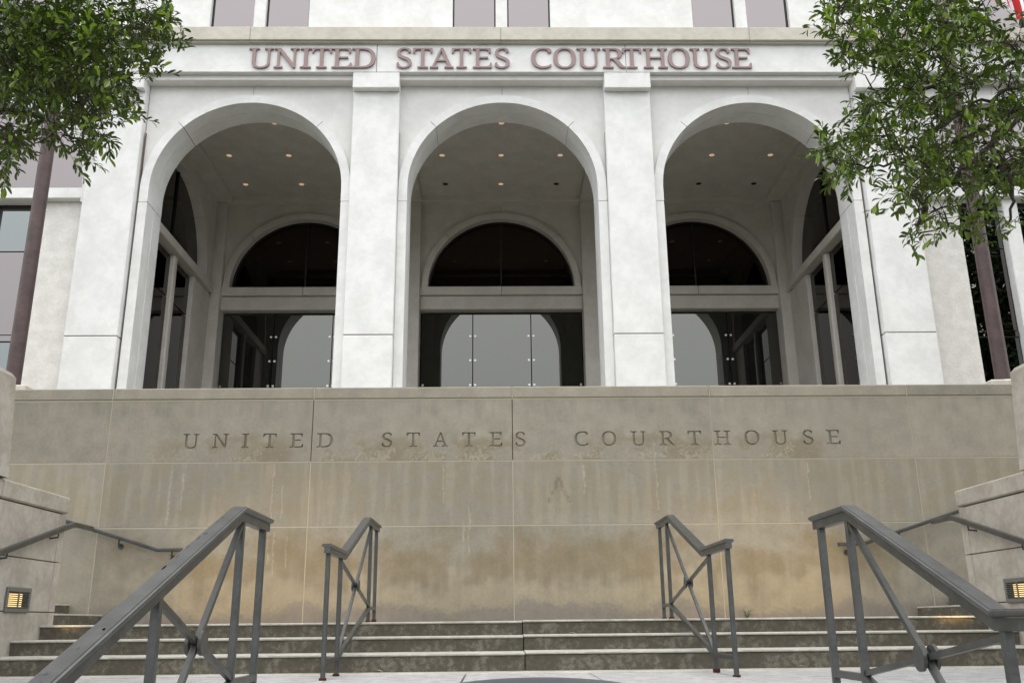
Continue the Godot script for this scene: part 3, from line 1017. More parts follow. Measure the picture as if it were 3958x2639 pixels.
# path: rail top from the far end to the near end, in the plane x = const; posts: [z, foot y]
func stair_rail(label: String, x: float, path: Array, posts: Array, group: String) -> void:
	var pts := []
	for p in path:
		pts.append(V(x, p[0], p[1]))
	var t := thing("stair_handrail", label, "handrail", V(x, posts[0][1], posts[0][0]), group)
	put("cap_rail", sweep(cap_profile(), pts, Vector3.RIGHT), M.rail, t)
	put("under_rail", sweep(channel_profile(), pts, Vector3.RIGHT), M.rail, t)
	var tops := []
	for p in posts:
		var y := 0.0
		for i in path.size() - 1:
			var a: Array = path[i]
			var b: Array = path[i + 1]
			if (p[0] - a[1]) * (p[0] - b[1]) <= 0.0:
				y = lerpf(a[0], b[0], (p[0] - a[1]) / (b[1] - a[1]))
		tops.append(y - 0.07)
		var po := put("post", box(V(x - 0.0165, p[1], p[0] - 0.0165), V(x + 0.0165, y - 0.065, p[0] + 0.0165), 0.003), M.rail, t)
		put("rusty_foot", box(V(x - 0.024, p[1], p[0] - 0.024), V(x + 0.024, p[1] + rng.randf_range(0.012, 0.03), p[0] + 0.024), 0.003), M.rust, po)
	# ties near the ground, sloped foot rail, crossed braces with a round boss between posts 1 and 2
	var h := 0.13
	put("foot_rail", bar(V(x, posts[0][1] + h, posts[0][0]), V(x, posts[1][1] + h, posts[1][0]), 0.032, 0.032), M.rail, t)
	put("foot_rail", bar(V(x, posts[1][1] + h, posts[1][0]), V(x, posts[2][1] + h, posts[2][0]), 0.032, 0.032), M.rail, t)
	if posts.size() > 3:
		put("foot_rail", bar(V(x, posts[2][1] + h, posts[2][0]), V(x, posts[3][1] + h, posts[3][0]), 0.032, 0.032), M.rail, t)
	var a1 := V(x, tops[1] - 0.02, posts[1][0] + 0.02)
	var b1 := V(x, posts[2][1] + h + 0.02, posts[2][0] - 0.02)
	var a2 := V(x, posts[1][1] + h + 0.02, posts[1][0] + 0.02)
	var b2 := V(x, tops[2] - 0.02, posts[2][0] - 0.02)
	put("brace", bar(a1, b1, 0.024, 0.024), M.rail, t)
	put("brace", bar(a2 + V(0.001, 0, 0), b2 + V(0.001, 0, 0), 0.022, 0.024), M.rail, t)
	# where the braces cross
	var d1 := b1 - a1
	var d2 := b2 - a2
	var den := d1.y * d2.z - d1.z * d2.y
	var u := ((a2.y - a1.y) * d2.z - (a2.z - a1.z) * d2.y) / den
	var c := a1 + d1 * u
	for s in [-1.0, 1.0]:
		put("boss", disc(c + V(s * 0.026, 0, 0), Vector3.RIGHT, 0.05, 0.014, 28), M.rail, t)

func build_rails() -> void:
	var g := "freestanding stair handrails"
	stair_rail("grey steel handrail with crossed braces on the upper steps, nearer the dense dark tree", -1.45, [[1.005, -10.02], [1.005, -9.20], [0.580, -7.83], [0.580, -7.05]], [[-9.92, LANDING], [-9.47, LANDING], [-7.70, PLAZA], [-7.12, PLAZA]], g)
	stair_rail("grey steel handrail with crossed braces on the upper steps, nearer the loose open tree", 1.50, [[1.005, -9.93], [1.005, -9.20], [0.580, -7.80], [0.580, -6.93]], [[-9.84, LANDING], [-9.42, LANDING], [-7.62, PLAZA], [-6.99, PLAZA]], g)
	stair_rail("large grey steel handrail with chipped paint on the lower flight below the plaza", -1.42, [[0.545, -5.04], [0.545, -4.49], [-0.21, -2.47], [-0.21, -2.20]], [[-4.97, PLAZA], [-4.55, PLAZA], [-3.50, -0.676], [-2.60, -1.126]], g)
	stair_rail("large grey steel handrail with a level lower end, on the lower flight below the plaza", 1.45, [[0.515, -4.85], [0.515, -4.37], [0.03, -3.16], [0.03, -2.55]], [[-4.79, PLAZA], [-4.40, PLAZA], [-3.14, -0.826], [-2.62, -0.976]], g)
	# chipped paint on the near left rail: dark flakes on its top face
	var rail: Node3D = get_node("stair_handrail_002")
	for c in [[-4.30, -0.020, 0.012, 0.006], [-4.22, -0.021, 0.010, 0.005], [-4.05, -0.015, 0.026, 0.010], [-3.98, -0.021, 0.030, 0.006], [-3.86, -0.023, 0.022, 0.004], [-3.74, -0.023, 0.03, 0.004], [-3.60, -0.023, 0.03, 0.004], [-3.02, 0.012, 0.009, 0.005], [-2.72, -0.012, 0.014, 0.008], [-2.66, -0.004, 0.018, 0.010], [-2.88, 0.0, 0.007, 0.005]]:
		var y := lerpf(0.545, -0.21, (c[0] + 4.49) / 2.02)
		var nrm := Vector3(0, 2.02, 0.755).normalized()
		var st := begin()
		var al := Vector3(0, -0.755, 2.02).normalized()
		var ctr := V(-1.42 + c[1], y, c[0]) + nrm * 0.0012
		var ring := []
		for i in 9:
			var a := TAU * i / 9
			var rr := rng.randf_range(0.6, 1.15)
			ring.append(ctr + Vector3.RIGHT * cos(a) * c[3] * rr + al * sin(a) * c[2] * rr)
		face(st, ring, nrm)
		put("paint_chip", st.commit(), M.chip, rail)
	# rails on the walls
	var prof := PackedVector2Array([Vector2(-0.022, -0.045), Vector2(0.022, -0.045), Vector2(0.026, -0.02), Vector2(0.024, -0.003), Vector2(0.018, 0.0), Vector2(-0.018, 0.0), Vector2(-0.024, -0.003), Vector2(-0.026, -0.02)])
	for s in [-1.0, 1.0]:
		var near := "beneath the dense dark tree" if s < 0 else "beneath the loose open tree"
		var x: float = s * 4.37
		var t := thing("wall_handrail", "steel handrail on the cheek wall %s, above the lit step light" % near, "handrail", V(x, LANDING, -9), "handrails fixed to walls")
		put("rail", sweep(prof, [V(x, 1.0, -9.82), V(x, 1.0, -9.40), V(x, 0.600, -7.95), V(x, 0.600, -7.2)], Vector3.RIGHT), M.rail, t)
		for z in [-9.1, -8.2, -7.4]:
			var y := 1.0 if z < -9.4 else maxf(lerpf(1.0, 0.60, (z + 9.4) / 1.45), 0.60)
			put("bracket", tube([V(x, y - 0.04, z), V(x, y - 0.09, z), V(s * 4.46, y - 0.10, z)], [0.009, 0.009, 0.009], 8), M.rail, t)
		var zr := WALLZ + 0.08
		var e: float = s
		var t2 := thing("wall_handrail", "steel handrail along the inscribed wall climbing the side stair %s" % near, "handrail", V(s * 5, LANDING, zr), "handrails fixed to walls")
		put("rail", sweep(prof, [V(e * 4.18, 0.955, zr), V(e * 4.48, 0.955, zr), V(e * 9.5, 2.51, zr)], Vector3(0, 0, 1)), M.rail, t2)
		for bx in [4.30, 4.98, 6.2, 7.6, 9.0]:
			var by := 0.955 + maxf(0.0, bx - 4.48) * 0.3097
			put("bracket", tube([V(e * bx, by - 0.04, zr), V(e * bx, by - 0.10, zr + 0.005), V(e * bx, by - 0.12, WALLZ - 0.01)], [0.011, 0.011, 0.011], 8), M.rail, t2)
			put("bracket_plate", disc(V(e * bx, by - 0.12, WALLZ + 0.008), V(0, 0, 1), 0.035, 0.016, 16), M.rail, t2)

# ---------------------------------------------------------------- flagpoles and flag
func build_flagpoles() -> void:
	for s in [-1.0, 1.0]:
		var x := -7.93 if s < 0 else 8.07
		var t := thing("flagpole", "tall brown bronze flagpole behind the terrace wall, " + ("its top lost in the dense dark tree" if s < 0 else "flying a red and white striped flag"), "flagpole", V(x, FLOOR, -14.6), "flagpoles behind the terrace wall")
		put("pedestal", box(V(x - 0.45, FLOOR, -14.15), V(x + 0.45, 3.62, -15.05), 0.02), M.course, t)
		put("base_plate", lathe(V(x, 0, -14.6), [Vector2(0.24, 3.615), Vector2(0.24, 3.665), Vector2(0.21, 3.685), Vector2(0.0, 3.685)], 32), M.course, t)
		put("shaft", tube([V(x, 3.66, -14.6), V(x, 8.6, -14.6), V(x, 8.6, -14.6), V(x, 18.0, -14.6)], [0.121, 0.111, 0.109, 0.06], 28), M.bronze_paint, t)
		put("joint_ring", tube([V(x, 8.55, -14.6), V(x, 8.65, -14.6)], [0.117, 0.117], 28), M.bronze_paint, t)
		put("ball", lathe(V(x, 0, -14.6), [Vector2(0.001, 17.97), Vector2(0.08, 18.02), Vector2(0.1, 18.1), Vector2(0.08, 18.18), Vector2(0.001, 18.22)], 20), M.steel, t)
	# limp flag: cloth hanging in folds from the hoist, stripes running down
	var f := thing("flag", "limp red and white striped flag with a blue canton on the flagpole", "flag", V(8.1, 14.0, -14.6))
	var stripes := 13
	for i in stripes:
		var st := begin()
		var rows := 26
		for k in 2:
			pass
		var u0 := float(i) / stripes
		var u1 := float(i + 1) / stripes
		for j in rows:
			var v0 := float(j) / rows
			var v1 := float(j + 1) / rows
			var q := [flag_point(u0, v0), flag_point(u1, v0), flag_point(u1, v1), flag_point(u0, v1)]
			var n: Vector3 = (q[1] - q[0]).cross(q[3] - q[0]).normalized()
			if i < 7 and v0 < 0.4:
				continue
			face(st, q, n)
		put("stripe", st.commit(), M.flag_red if i % 2 == 0 else M.flag_white, f)
	var sc := begin()
	for i in 14:
		for j in 10:
			var q2 := [flag_point(i / 26.0, j / 25.0), flag_point((i + 1) / 26.0, j / 25.0), flag_point((i + 1) / 26.0, (j + 1) / 25.0), flag_point(i / 26.0, (j + 1) / 25.0)]
			face(sc, q2, (q2[1] - q2[0]).cross(q2[3] - q2[0]).normalized())
	put("canton", sc.commit(), M.flag_blue, f)

# u runs across the stripes (hoist height), v along the fly; the fly sags down and away from the pole
func flag_point(u: float, v: float) -> Vector3:
	var hoist := V(8.17, 14.95 - u * 1.9, -14.6)
	var drop := v * 3.3
	var away := 1.5 * (1.0 - pow(1.0 - v, 2.2)) * (0.55 + 0.45 * u)
	var fold := 0.10 * sin(u * 17.0 + v * 2.0) * v
	return hoist + V(away + 0.05 * sin(u * 9.0) * v, -drop * (0.86 + 0.1 * sin(u * 3.0)) - (0.9 * (1.0 - u)) * v + 0.35 * u * v, fold + 0.12 * sin(v * 6.0 + u * 4.0) * v)

# ---------------------------------------------------------------- lit louvred lights in the cheek walls
func build_step_lights() -> void:
	for s in [-1.0, 1.0]:
		var x: float = s * 4.45
		var zc := -8.635 if s < 0 else -8.51
		var y0 := 0.138
		var y1 := 0.350
		var n := V(-s, 0, 0)
		var t := thing("step_light", "lit louvred metal step light in the cheek wall " + ("under the dense dark tree" if s < 0 else "under the loose open tree"), "lamp", V(x, y0, zc), "step lights in the cheek walls")
		var hw := 0.215
		var st := begin()
		add_box(st, V(x, y0, zc - hw), V(x - s * 0.022, y0 + 0.035, zc + hw), 0.006)
		add_box(st, V(x, y1 - 0.040, zc - hw), V(x - s * 0.022, y1, zc + hw), 0.006)
		add_box(st, V(x, y0 + 0.035, zc - hw), V(x - s * 0.022, y1 - 0.040, zc - hw + 0.03), 0.006)
		add_box(st, V(x, y0 + 0.035, zc + hw - 0.03), V(x - s * 0.022, y1 - 0.040, zc + hw), 0.006)
		put("housing", st.commit(), M.housing, t)
		for i in 8:
			var y := lerpf(y0 + 0.043, y1 - 0.05, i / 7.0)
			var lv := begin()
			add_sweep(lv, PackedVector2Array([Vector2(-0.009, -0.005), Vector2(0.009, 0.003), Vector2(0.009, 0.006), Vector2(-0.009, -0.002)] if s > 0 else [Vector2(-0.009, 0.003), Vector2(0.009, -0.005), Vector2(0.009, -0.002), Vector2(-0.009, 0.006)]), [V(x - s * 0.013, y, zc - hw + 0.03), V(x - s * 0.013, y, zc + hw - 0.03)], Vector3.RIGHT)
			put("louvre", lv.commit(), M.housing, t)
		put("louvre_post", box(V(x - s * 0.010, y0 + 0.035, zc - 0.008), V(x - s * 0.020, y1 - 0.040, zc + 0.008), 0.002), M.housing, t)
		put("recess", box(V(x - s * 0.0015, y0 + 0.034, zc - hw + 0.03), V(x - s * 0.003, y1 - 0.039, zc + hw - 0.03), 0.0), M.black, t)
		put("bulb", box(V(x - s * 0.0035, y0 + 0.045, zc - hw + 0.13), V(x - s * 0.005, y1 - 0.055, zc + hw - 0.035), 0.0), M.bulb, t)
		var l := SpotLight3D.new()
		l.name = "lamp_light"
		t.add_child(l)
		l.look_at_from_position(V(x - s * 0.05, (y0 + y1) / 2, zc), V(s * 3.1, 0.48, WALLZ), Vector3.UP)
		l.position = V(x - s * 0.05, (y0 + y1) / 2, zc) - t.position
		l.light_color = Color(1.0, 0.83, 0.55)
		l.light_energy = 5.0
		l.light_size = 0.12
		l.spot_range = 12.0
		l.spot_angle = 24.0
		l.spot_angle_attenuation = 0.8
		l.spot_attenuation = 2.0
		l.shadow_enabled = true

# ---------------------------------------------------------------- trees
func ray(px: float, py: float, z: float) -> Vector3:
	# photograph pixel (2352 wide) on the plane z = -z
	var k := 932.7 * 2.296875
	var d := cam.basis * Vector3((px - 1176.0) / k, -(py - 784.2) / k, -1.0)
	return cam.position + d * (-z / d.z)

func seen(p: Vector3) -> Vector2:
	var q := cam.basis.inverse() * (p - cam.position)
	if q.z > -0.3:
		return Vector2(-9999, -9999)
	var k := 932.7 * 2.296875
	return Vector2(1176.0 + k * q.x / -q.z, 784.2 - k * q.y / -q.z)

func leaf_mesh() -> ArrayMesh:
	# leaf of length 1 along +y, folded along the midrib and curled at the tip
	var st := begin()
	var ws := [0.0, 0.09, 0.15, 0.155, 0.10, 0.0]
	var ys := [0.0, 0.20, 0.46, 0.70, 0.90, 1.0]
	var zs := [0.0, 0.03, 0.05, 0.04, 0.0, -0.05]
	for s in [-1.0, 1.0]:
		for i in 5:
			var a := V(0, ys[i], zs[i] - 0.0)
			var b := V(s * ws[i], ys[i], zs[i] + ws[i] * 0.45)
			var c := V(s * ws[i + 1], ys[i + 1], zs[i + 1] + ws[i + 1] * 0.45)
			var d := V(0, ys[i + 1], zs[i + 1])
			var n := V(-s * 0.4, 0, 1).normalized()
			if i > 0:
				face(st, [a, b, c], n)
			if i < 4 or true:
				face(st, [a, c, d], n)
	return st.commit()

func in_poly(p: Vector2, polys: Array) -> bool:
	for q in polys:
		if Geometry2D.is_point_in_polygon(p, q):
			return true
	return false

func build_trees() -> void:
	var lp := [
		PackedVector2Array([Vector2(-10, -10), Vector2(382, -10), Vector2(395, 50), Vector2(415, 95), Vector2(362, 122), Vector2(342, 165), Vector2(322, 200), Vector2(305, 250), Vector2(285, 280), Vector2(255, 292), Vector2(205, 340), Vector2(170, 335), Vector2(135, 310), Vector2(100, 292), Vector2(72, 255), Vector2(30, 222), Vector2(-10, 212)]),
		PackedVector2Array([Vector2(-10, 262), Vector2(30, 285), Vector2(58, 322), Vector2(40, 345), Vector2(18, 365), Vector2(-10, 378)])]
	var rp := [
		PackedVector2Array([Vector2(1905, -10), Vector2(1897, 55), Vector2(1930, 82), Vector2(1930, 112), Vector2(1958, 155), Vector2(2010, 170), Vector2(2005, 225), Vector2(1985, 262), Vector2(1935, 278), Vector2(1912, 300), Vector2(1880, 322), Vector2(1892, 355), Vector2(1930, 392), Vector2(1962, 412), Vector2(1985, 385), Vector2(1985, 350), Vector2(2025, 345), Vector2(2048, 362), Vector2(2045, 400), Vector2(2060, 430), Vector2(2045, 462), Vector2(2062, 478), Vector2(2092, 460), Vector2(2112, 435), Vector2(2160, 445), Vector2(2210, 425), Vector2(2270, 432), Vector2(2362, 425), Vector2(2362, -10)]),
		PackedVector2Array([Vector2(2090, 500), Vector2(2125, 492), Vector2(2112, 525), Vector2(2092, 548)]),
		PackedVector2Array([Vector2(2140, 480), Vector2(2178, 485), Vector2(2172, 522), Vector2(2145, 520)]),
		PackedVector2Array([Vector2(2215, 490), Vector2(2260, 480), Vector2(2250, 520), Vector2(2222, 525)]),
		PackedVector2Array([Vector2(2300, 490), Vector2(2335, 495), Vector2(2330, 525), Vector2(2310, 522)])]
	# limbs as pixel paths with depth, from the trunk outward
	var ll := [[[-330, 60, 6.2], [-120, 90, 6.1], [60, 60, 6.0], [200, 40, 6.0], [330, 20, 5.9]], [[-120, 90, 6.1], [40, 150, 5.8], [150, 210, 5.7], [220, 280, 5.7]], [[60, 60, 6.0], [190, 130, 6.2], [290, 180, 6.3], [320, 230, 6.3]], [[-330, 60, 6.2], [-120, 200, 5.5], [-30, 270, 5.3], [30, 320, 5.3]], [[-120, 90, 6.1], [30, 20, 6.8], [160, -60, 7.0]]]
	var rl := [[[2650, 160, 6.3], [2480, 130, 6.2], [2352, 140, 6.1], [2270, 165, 6.0], [2180, 210, 5.9], [2120, 240, 5.9]], [[2480, 130, 6.2], [2352, 250, 5.8], [2300, 275, 5.8], [2230, 310, 5.7], [2110, 360, 5.6], [2010, 385, 5.6], [1915, 372, 5.6]], [[2352, 140, 6.1], [2270, 60, 6.3], [2120, 50, 6.4], [1980, 40, 6.4], [1915, 60, 6.4]], [[2352, 250, 5.8], [2290, 320, 5.5], [2200, 400, 5.4], [2120, 470, 5.4]], [[2300, 275, 5.8], [2270, 380, 5.5], [2260, 470, 5.4]], [[2180, 210, 5.9], [2090, 190, 5.9], [1990, 150, 5.9]], [[2480, 130, 6.2], [2360, 195, 5.6], [2250, 232, 5.5], [2150, 300, 5.4]], [[2480, 130, 6.2], [2370, 340, 5.5], [2290, 352, 5.4], [2190, 385, 5.4]], [[2120, 470, 5.4], [2118, 505, 5.4], [2100, 540, 5.4]], [[2260, 470, 5.4], [2240, 500, 5.4], [2228, 515, 5.4]], [[2290, 352, 5.4], [2330, 440, 5.3], [2318, 510, 5.3]]]
	make_tree("oak_tree", "dense dark green oak branch mass hanging beside the wall flagpole without a flag", lp, ll, -1.0, 1080, 5200, 1500, Vector3(-6.3, 4.7, -5.8), Vector3(3.2, 2.2, 2.3))
	make_tree("oak_tree", "loose bright green oak with dark bare twigs hanging before the flag", rp, rl, 1.0, 930, 3400, 1500, Vector3(6.3, 4.7, -5.8), Vector3(3.2, 2.2, 2.3))
	neighbour_tree(V(16.5, -0.2, -3.0), "tall dark oak mirrored in the wing windows behind the striped flag", 11.0, V(16.5, 8.5, -3.0), Vector3(5.5, 6.5, 5.0), 1200)

# a tall oak beside the stairs, outside the picture; the wing's dark windows mirror it
func neighbour_tree(base: Vector3, label: String, top: float, centre: Vector3, radii: Vector3, sd: int) -> void:
	var g := RandomNumberGenerator.new()
	g.seed = sd
	var t := thing("oak_tree", label, "tree", base, "street trees over the stairs")
	var fork := base + V(0.2, centre.y - base.y - radii.y * 0.8, 0.1)
	put("trunk", tube([base, base + V(0, 0.6, 0), (base + fork) / 2 + V(0.1, 0, 0), fork], [0.42, 0.33, 0.28, 0.24], 14), M.bark, t)
	for k in 9:
		var a := TAU * k / 9.0 + g.randf_range(-0.3, 0.3)
		var tip := centre + V(cos(a) * radii.x * 0.75, g.randf_range(-0.2, 0.8) * radii.y, sin(a) * radii.z * 0.75)
		put("branch", tube([fork, fork.lerp(tip, 0.35) + V(0, 0.5, 0), fork.lerp(tip, 0.7) + V(0, 0.3, 0), tip], [0.15, 0.09, 0.05, 0.015], 8), M.bark, t)
	var mm := MultiMesh.new()
	mm.transform_format = MultiMesh.TRANSFORM_3D
	mm.use_colors = true
	mm.mesh = leaf_mesh()
	var xs := []
	while xs.size() < 46000:
		var e := V(g.randf_range(-1, 1), g.randf_range(-1, 1), g.randf_range(-1, 1))
		if e.length() > 1.0:
			continue
		var c := centre + e * radii
		var q := seen(c)
		if q.x > -90 and q.x < 2450 and q.y > -90 and q.y < 1660:
			continue
		for j in 10:
			var ld := V(g.randf_range(-1, 1), g.randf_range(-1, 0.6), g.randf_range(-1, 1)).normalized()
			var zax := ld.cross(V(g.randf_range(-1, 1), 0.2, g.randf_range(-1, 1))).normalized()
			var ln := g.randf_range(0.20, 0.34)
			xs.append(Transform3D(Basis(ld.cross(zax) * ln * 1.3, ld * ln, zax * ln), c + V(g.randf_range(-1, 1), g.randf_range(-1, 1), g.randf_range(-1, 1)) * 0.22))
	mm.instance_count = xs.size()
	for i in xs.size():
		mm.set_instance_transform(i, xs[i])
		mm.set_instance_color(i, Color(0.018, 0.034, 0.010).lerp(Color(0.035, 0.058, 0.014), g.randf()))
	var cr := MultiMeshInstance3D.new()
	cr.name = "foliage"
	cr.multimesh = mm
	cr.material_override = M.leaf
	cr.set_meta("kind", "stuff")
	t.add_child(cr)
	cr.position = -base

func make_tree(called: String, label: String, polys: Array, limbs: Array, s: float, sprays_in: int, _unused: int, sprays_out: int, centre: Vector3, radii: Vector3, leaf_scale := 1.0) -> void:
	var g := RandomNumberGenerator.new()
	g.seed = 500 if s < 0 else 900
	var base := V(s * 7.6, -0.2, -5.7)
	var t := thing(called, label, "tree", base, "street trees over the stairs")
	var first: Vector3 = ray(limbs[0][0][0], limbs[0][0][1], limbs[0][0][2])
	# trunk
	var crotch := V(lerpf(base.x, first.x, 0.6), first.y - 1.2, -5.9)
	put("trunk", tube([base, base + V(s * 0.05, 0.5, 0), (base + crotch) / 2 + V(-s * 0.06, 0.2, 0.05), crotch, first], [0.26, 0.20, 0.17, 0.15, 0.10], 14), M.bark, t)
	var nodes := []
	for l in limbs:
		var path := []
		var rad := []
		for i in l.size():
			path.append(ray(l[i][0], l[i][1], l[i][2]))
		# smooth and roughen
		var fine := []
		for i in path.size() - 1:
			for j in 5:
				fine.append((path[i] as Vector3).lerp(path[i + 1], j / 5.0) + V(g.randf_range(-1, 1), g.randf_range(-1, 1), g.randf_range(-1, 1)) * 0.022)
		fine.append(path[-1])
		for i in fine.size():
			rad.append(lerpf(0.032 if l == limbs[0] else 0.019, 0.005, float(i) / fine.size()))
			nodes.append(fine[i])
		put("branch", tube(fine, rad, 7), M.bark, t)
	# a few limbs away from the view that carry the rest of the crown
	for k in 5:
		var dirn := V(s * g.randf_range(-0.2, 1.0), g.randf_range(0.2, 0.9), g.randf_range(-0.9, 0.9)).normalized()
		var path2 := []
		var rad2 := []
		for i in 9:
			var p := crotch + dirn * (0.42 * i) + V(0, 0.03 * i * i * 0.3, 0) + V(g.randf_range(-1, 1), g.randf_range(-1, 1), g.randf_range(-1, 1)) * 0.05
			path2.append(p)
			rad2.append(lerpf(0.09, 0.012, i / 8.0))
		var hits := false
		for p in path2:
			var q := seen(p)
			if q.x > -20 and q.x < 2372 and q.y > -20 and q.y < 1590:
				hits = true
		if hits:
			continue
		nodes.append_array(path2)
		put("branch", tube(path2, rad2, 8), M.bark, t)
	# spray positions
	var clump := FastNoiseLite.new()
	clump.seed = 77
	clump.frequency = 0.016
	clump.fractal_octaves = 2
	var spots := []
	var tries := 0
	var box0 := Rect2(-10, -10, 440, 400) if s < 0 else Rect2(1860, -10, 510, 570)
	while spots.size() < sprays_in and tries < 60000:
		tries += 1
		var p := Vector2(g.randf_range(box0.position.x, box0.end.x), g.randf_range(box0.position.y, box0.end.y))
		if not in_poly(p + Vector2(g.randfn(0.0, 9.0), g.randfn(0.0, 9.0)), polys):
			continue
		# clumps and gaps, looser toward the rim of the crown
		var cl := clump.get_noise_2d(p.x, p.y * 0.6)
		var main := in_poly(p, [polys[0]])
		if main and cl < (-0.18 if s < 0 else -0.12) and g.randf() < 0.8:
			continue
		if s < 0 and ((p.x > 235 and g.randf() < 0.5) or (p.y > 215 and p.x > 90 and g.randf() < 0.35)):
			continue
		if main and cl < 0.12 and not in_poly(p + Vector2(g.randfn(0.0, 30.0), g.randfn(0.0, 30.0)), polys) and g.randf() < 0.85:
			continue
		if s > 0 and p.x > 2280 and p.y < 62:
			continue
		var z := g.randf_range(5.0, 6.9) if s < 0 else g.randf_range(5.0, 6.6)
		if s > 0:
			# the open, twiggy part of the crown near the pole
			if p.x > 2170 and p.y > 120 and p.y < 420 and g.randf() < 0.35:
				continue
			if p.x > 2200 and p.y > 40 and p.y < 140 and g.randf() < 0.2:
				continue
		spots.append(ray(p.x, p.y, z))
	tries = 0
	var want := spots.size() + sprays_out
	while spots.size() < want and tries < 40000:
		tries += 1
		var e := V(g.randf_range(-1, 1), g.randf_range(-1, 1), g.randf_range(-1, 1))
		if e.length() > 1.0 or e.length() < 0.35:
			continue
		var p3 := centre + e * radii
		var q := seen(p3)
		var near_view := q.y < 380.0 and (q.x < 380.0 if s < 0 else q.x > 1920.0)
		var rim := 10.0 if near_view else 75.0
		if q.x > -rim and q.x < 2352.0 + rim and q.y > -rim and q.y < 1568.0 + rim:
			continue
		spots.append(p3)
	# twigs grow outward from the limbs: near sprays first, each third one carries later ones
	var keyed := []
	for sp in spots:
		var d0 := 1e9
		for nd in nodes:
			d0 = minf(d0, (nd as Vector3).distance_squared_to(sp))
		keyed.append([d0, sp])
	keyed.sort_custom(func(a, b): return a[0] < b[0])
	var tw := begin()
	var leaves := []
	for i in keyed.size():
		var sp: Vector3 = keyed[i][1]
		var best := Vector3.ZERO
		var bd := 1e9
		for nd in nodes:
			var dd: float = (nd as Vector3).distance_squared_to(sp)
			if dd < bd:
				bd = dd
				best = nd
		var dist := sqrt(bd)
		var dirv := (sp - best).normalized()
		if dist < 0.9:
			var mid := (sp + best) / 2 + V(g.randf_range(-1, 1), g.randf_range(0.0, 1), g.randf_range(-1, 1)) * dist * 0.14
			var thick := (0.0034 if s < 0 else 0.0044) if i % 3 == 0 else 0.0021
			add_tube(tw, [best, mid, sp], [thick * 1.3, thick, 0.0013], 4, false)
		if i % 3 == 0:
			nodes.append(sp)
		# leaves along the last stretch of the twig
		var hang := V(g.randf_range(-1, 1), g.randf_range(-1.1, 0.5), g.randf_range(-1, 1))
		var d := (dirv * 0.7 + hang * 0.8).normalized()
		var n := g.randi_range(7, 12)
		var ln := g.randf_range(0.09, 0.20)
		add_tube(tw, [sp, sp + d * ln], [0.0014, 0.0008], 3, false)
		var vigor := g.randf()
		var here := seen(sp)
		var out_of_view := here.x < -60 or here.x > 2412 or here.y < -60
		if out_of_view:
			n += 4
			ln *= 1.5
		for j in n:
			var f := float(j) / n
			var at := sp + d * ln * (0.15 + 0.85 * f)
			var sidev := d.cross(V(g.randf_range(-1, 1), g.randf_range(-1, 1), g.randf_range(-1, 1))).normalized()
			var ld := (d * (0.45 + 0.5 * f) + sidev * (0.95 - 0.5 * f) + V(0, -0.04, 0)).normalized()
			var upv := V(g.randf_range(-0.6, 0.6), 1.0, g.randf_range(-0.6, 0.6))
			var zax := (upv - ld * upv.dot(ld)).normalized()
			var xax := ld.cross(zax)
			var len := g.randf_range(0.036, 0.080) * leaf_scale * (1.35 if out_of_view else 1.0)
			var tone := g.randf()
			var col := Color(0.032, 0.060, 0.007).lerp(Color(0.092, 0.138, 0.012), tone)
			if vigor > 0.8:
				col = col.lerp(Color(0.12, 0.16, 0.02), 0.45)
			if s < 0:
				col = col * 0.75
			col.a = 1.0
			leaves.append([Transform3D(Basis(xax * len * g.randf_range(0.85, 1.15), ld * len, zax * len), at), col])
	var twigs := put("twigs", tw.commit(), M.bark, t)
	twigs.set_meta("kind", "stuff")
	# the leaves that show largest stand as leaves of their own
	var rank := []
	for i in leaves.size():
		var x: Transform3D = leaves[i][0]
		var sc := seen(x.origin)
		if sc.x > 10 and sc.x < 2342 and sc.y > 8 and sc.y < 1500:
			var q2 := seen(x.origin + x.basis.y)
			var e2 := seen(x.origin + x.basis.x * 0.35)
			rank.append([absf((q2 - sc).cross(e2 - sc)), i])
	rank.sort_custom(func(a, b): return a[0] > b[0])
	var own := {}
	var lm := leaf_mesh()
	var variants := []
	for k in 5:
		var mm: StandardMaterial3D = M.leaf.duplicate()
		mm.vertex_color_use_as_albedo = false
		var cc := Color(0.032, 0.060, 0.007).lerp(Color(0.092, 0.138, 0.012), k / 3.0) if k < 4 else Color(0.10, 0.145, 0.016)
		mm.albedo_color = cc.linear_to_srgb()
		variants.append(mm)
	for k in mini(300, rank.size()):
		own[rank[k][1]] = true
		var lf := put("leaf", lm, variants[k % 5 if k % 10 != 9 else 1], t)
		var xf: Transform3D = leaves[rank[k][1]][0]
		xf.origin -= base
		lf.transform = xf
	var mmi := MultiMesh.new()
	mmi.transform_format = MultiMesh.TRANSFORM_3D
	mmi.use_colors = true
	mmi.mesh = lm
	mmi.instance_count = leaves.size() - own.size()
	var w := 0
	for i in leaves.size():
		if own.has(i):
			continue
		mmi.set_instance_transform(w, leaves[i][0])
		mmi.set_instance_color(w, leaves[i][1])
		w += 1
	var cr := MultiMeshInstance3D.new()
	cr.name = "foliage"
	cr.multimesh = mmi
	cr.material_override = M.leaf
	cr.set_meta("kind", "stuff")
	t.add_child(cr)
	cr.position = -base
	print(called, " leaves ", leaves.size())

# ---------------------------------------------------------------- small things
func fallen_leaf(at: Vector3, turn: float, mat: Material, label: String, long := 0.06) -> void:
	var o := MeshInstance3D.new()
	o.name = numbered("fallen_leaf")
	o.mesh = leaf_mesh()
	o.material_override = mat
	add_child(o)
	o.transform = Transform3D(Basis(Vector3.UP, turn) * Basis(Vector3.RIGHT, -PI / 2 + 0.15) * Basis.from_scale(Vector3.ONE * long), at)
	tag(o, label, "leaf", "fallen leaves on the steps")

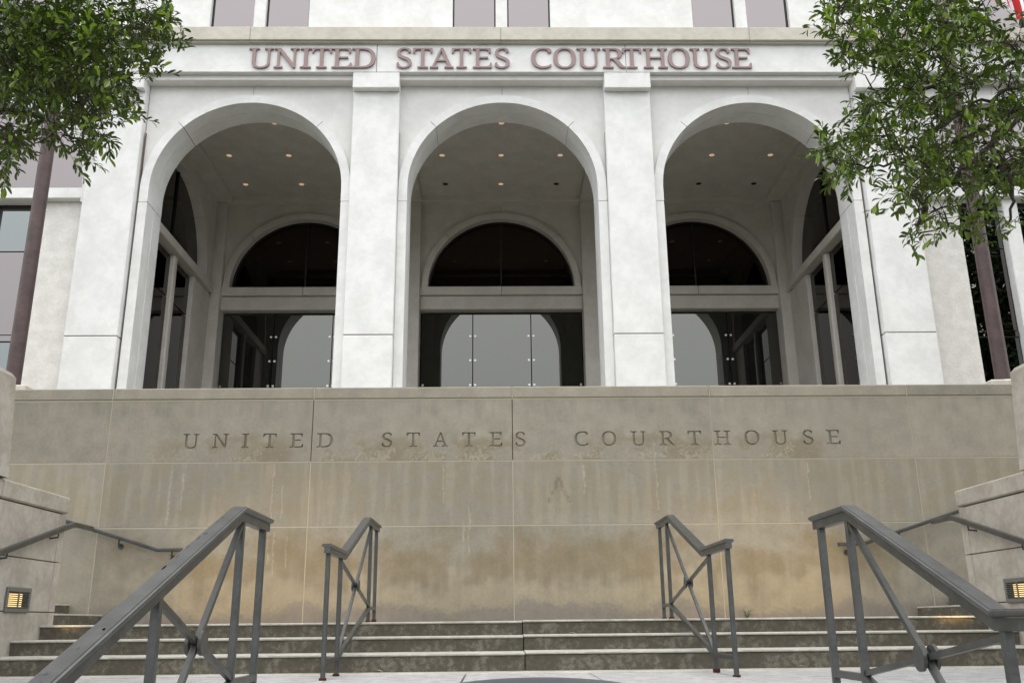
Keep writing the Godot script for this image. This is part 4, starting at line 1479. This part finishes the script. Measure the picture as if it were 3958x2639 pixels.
func build_small_things() -> void:
	fallen_leaf(V(0.52, -0.094, -8.75), 1.3, M.pale_leaf, "pale dry leaf lying on the second step", 0.08)
	fallen_leaf(V(0.92, -0.218, -8.22), 1.7, M.dry_leaf, "brown curled leaf lying on the lowest step", 0.085)
	fallen_leaf(V(-0.55, -0.222, -8.18), 1.4, M.pale_leaf, "pale thin leaf lying on the lowest step near the crack", 0.07)
	fallen_leaf(V(-1.12, PLAZA + 0.012, -8.02), 1.2, M.pale_leaf, "greenish pale leaf at the foot of the steps by the handrail post", 0.08)
	fallen_leaf(V(2.35, PLAZA + 0.012, -8.05), 1.8, M.pale_leaf, "greenish pale leaf at the foot of the steps away from the handrail", 0.08)
	# weed in the joint at the foot of the inscribed wall
	var wd := thing("weed", "small grass weed sprouting where the inscribed wall meets the landing", "plant", V(2.94, LANDING, -12.15))
	for i in 11:
		var a := TAU * i / 11.0 + rng.randf_range(-0.3, 0.3)
		var r := rng.randf_range(0.05, 0.16)
		var h := rng.randf_range(0.05, 0.13)
		var p := V(2.94, LANDING, -12.15)
		put("blade", tube([p, p + V(cos(a) * r * 0.4, h * 0.8, absf(sin(a)) * 0.03), p + V(cos(a) * r, h * (0.9 if i % 2 == 0 else 1.1), absf(sin(a)) * 0.06)], [0.004, 0.003, 0.001], 4), M.weed, wd)
	# litter bin on the sidewalk; only the crown of its lid reaches into the view
	var bn := thing("litter_bin", "round slate blue metal litter bin with a low domed lid, below the stairs", "bin", V(-0.12, -1.126, -2.02))
	put("body", lathe(V(-0.12, 0, -2.02), [Vector2(0.0, -1.126), Vector2(0.25, -1.126), Vector2(0.26, -1.10), Vector2(0.27, -0.22), Vector2(0.285, -0.20), Vector2(0.285, -0.17)], 48), M.bin, bn)
	var dome := []
	for i in 11:
		var f := i / 10.0
		dome.append(Vector2(0.29 * (1.0 - f) + 0.0001, -0.160 + 0.053 * sqrt(1.0 - pow(1.0 - f, 2.0))))
	put("lid", lathe(V(-0.12, 0, -2.02), dome, 48), M.bin, bn)
	put("lid_rim", lathe(V(-0.12, 0, -2.02), [Vector2(0.284, -0.172), Vector2(0.293, -0.170), Vector2(0.295, -0.160), Vector2(0.288, -0.157)], 48), M.frame, bn)
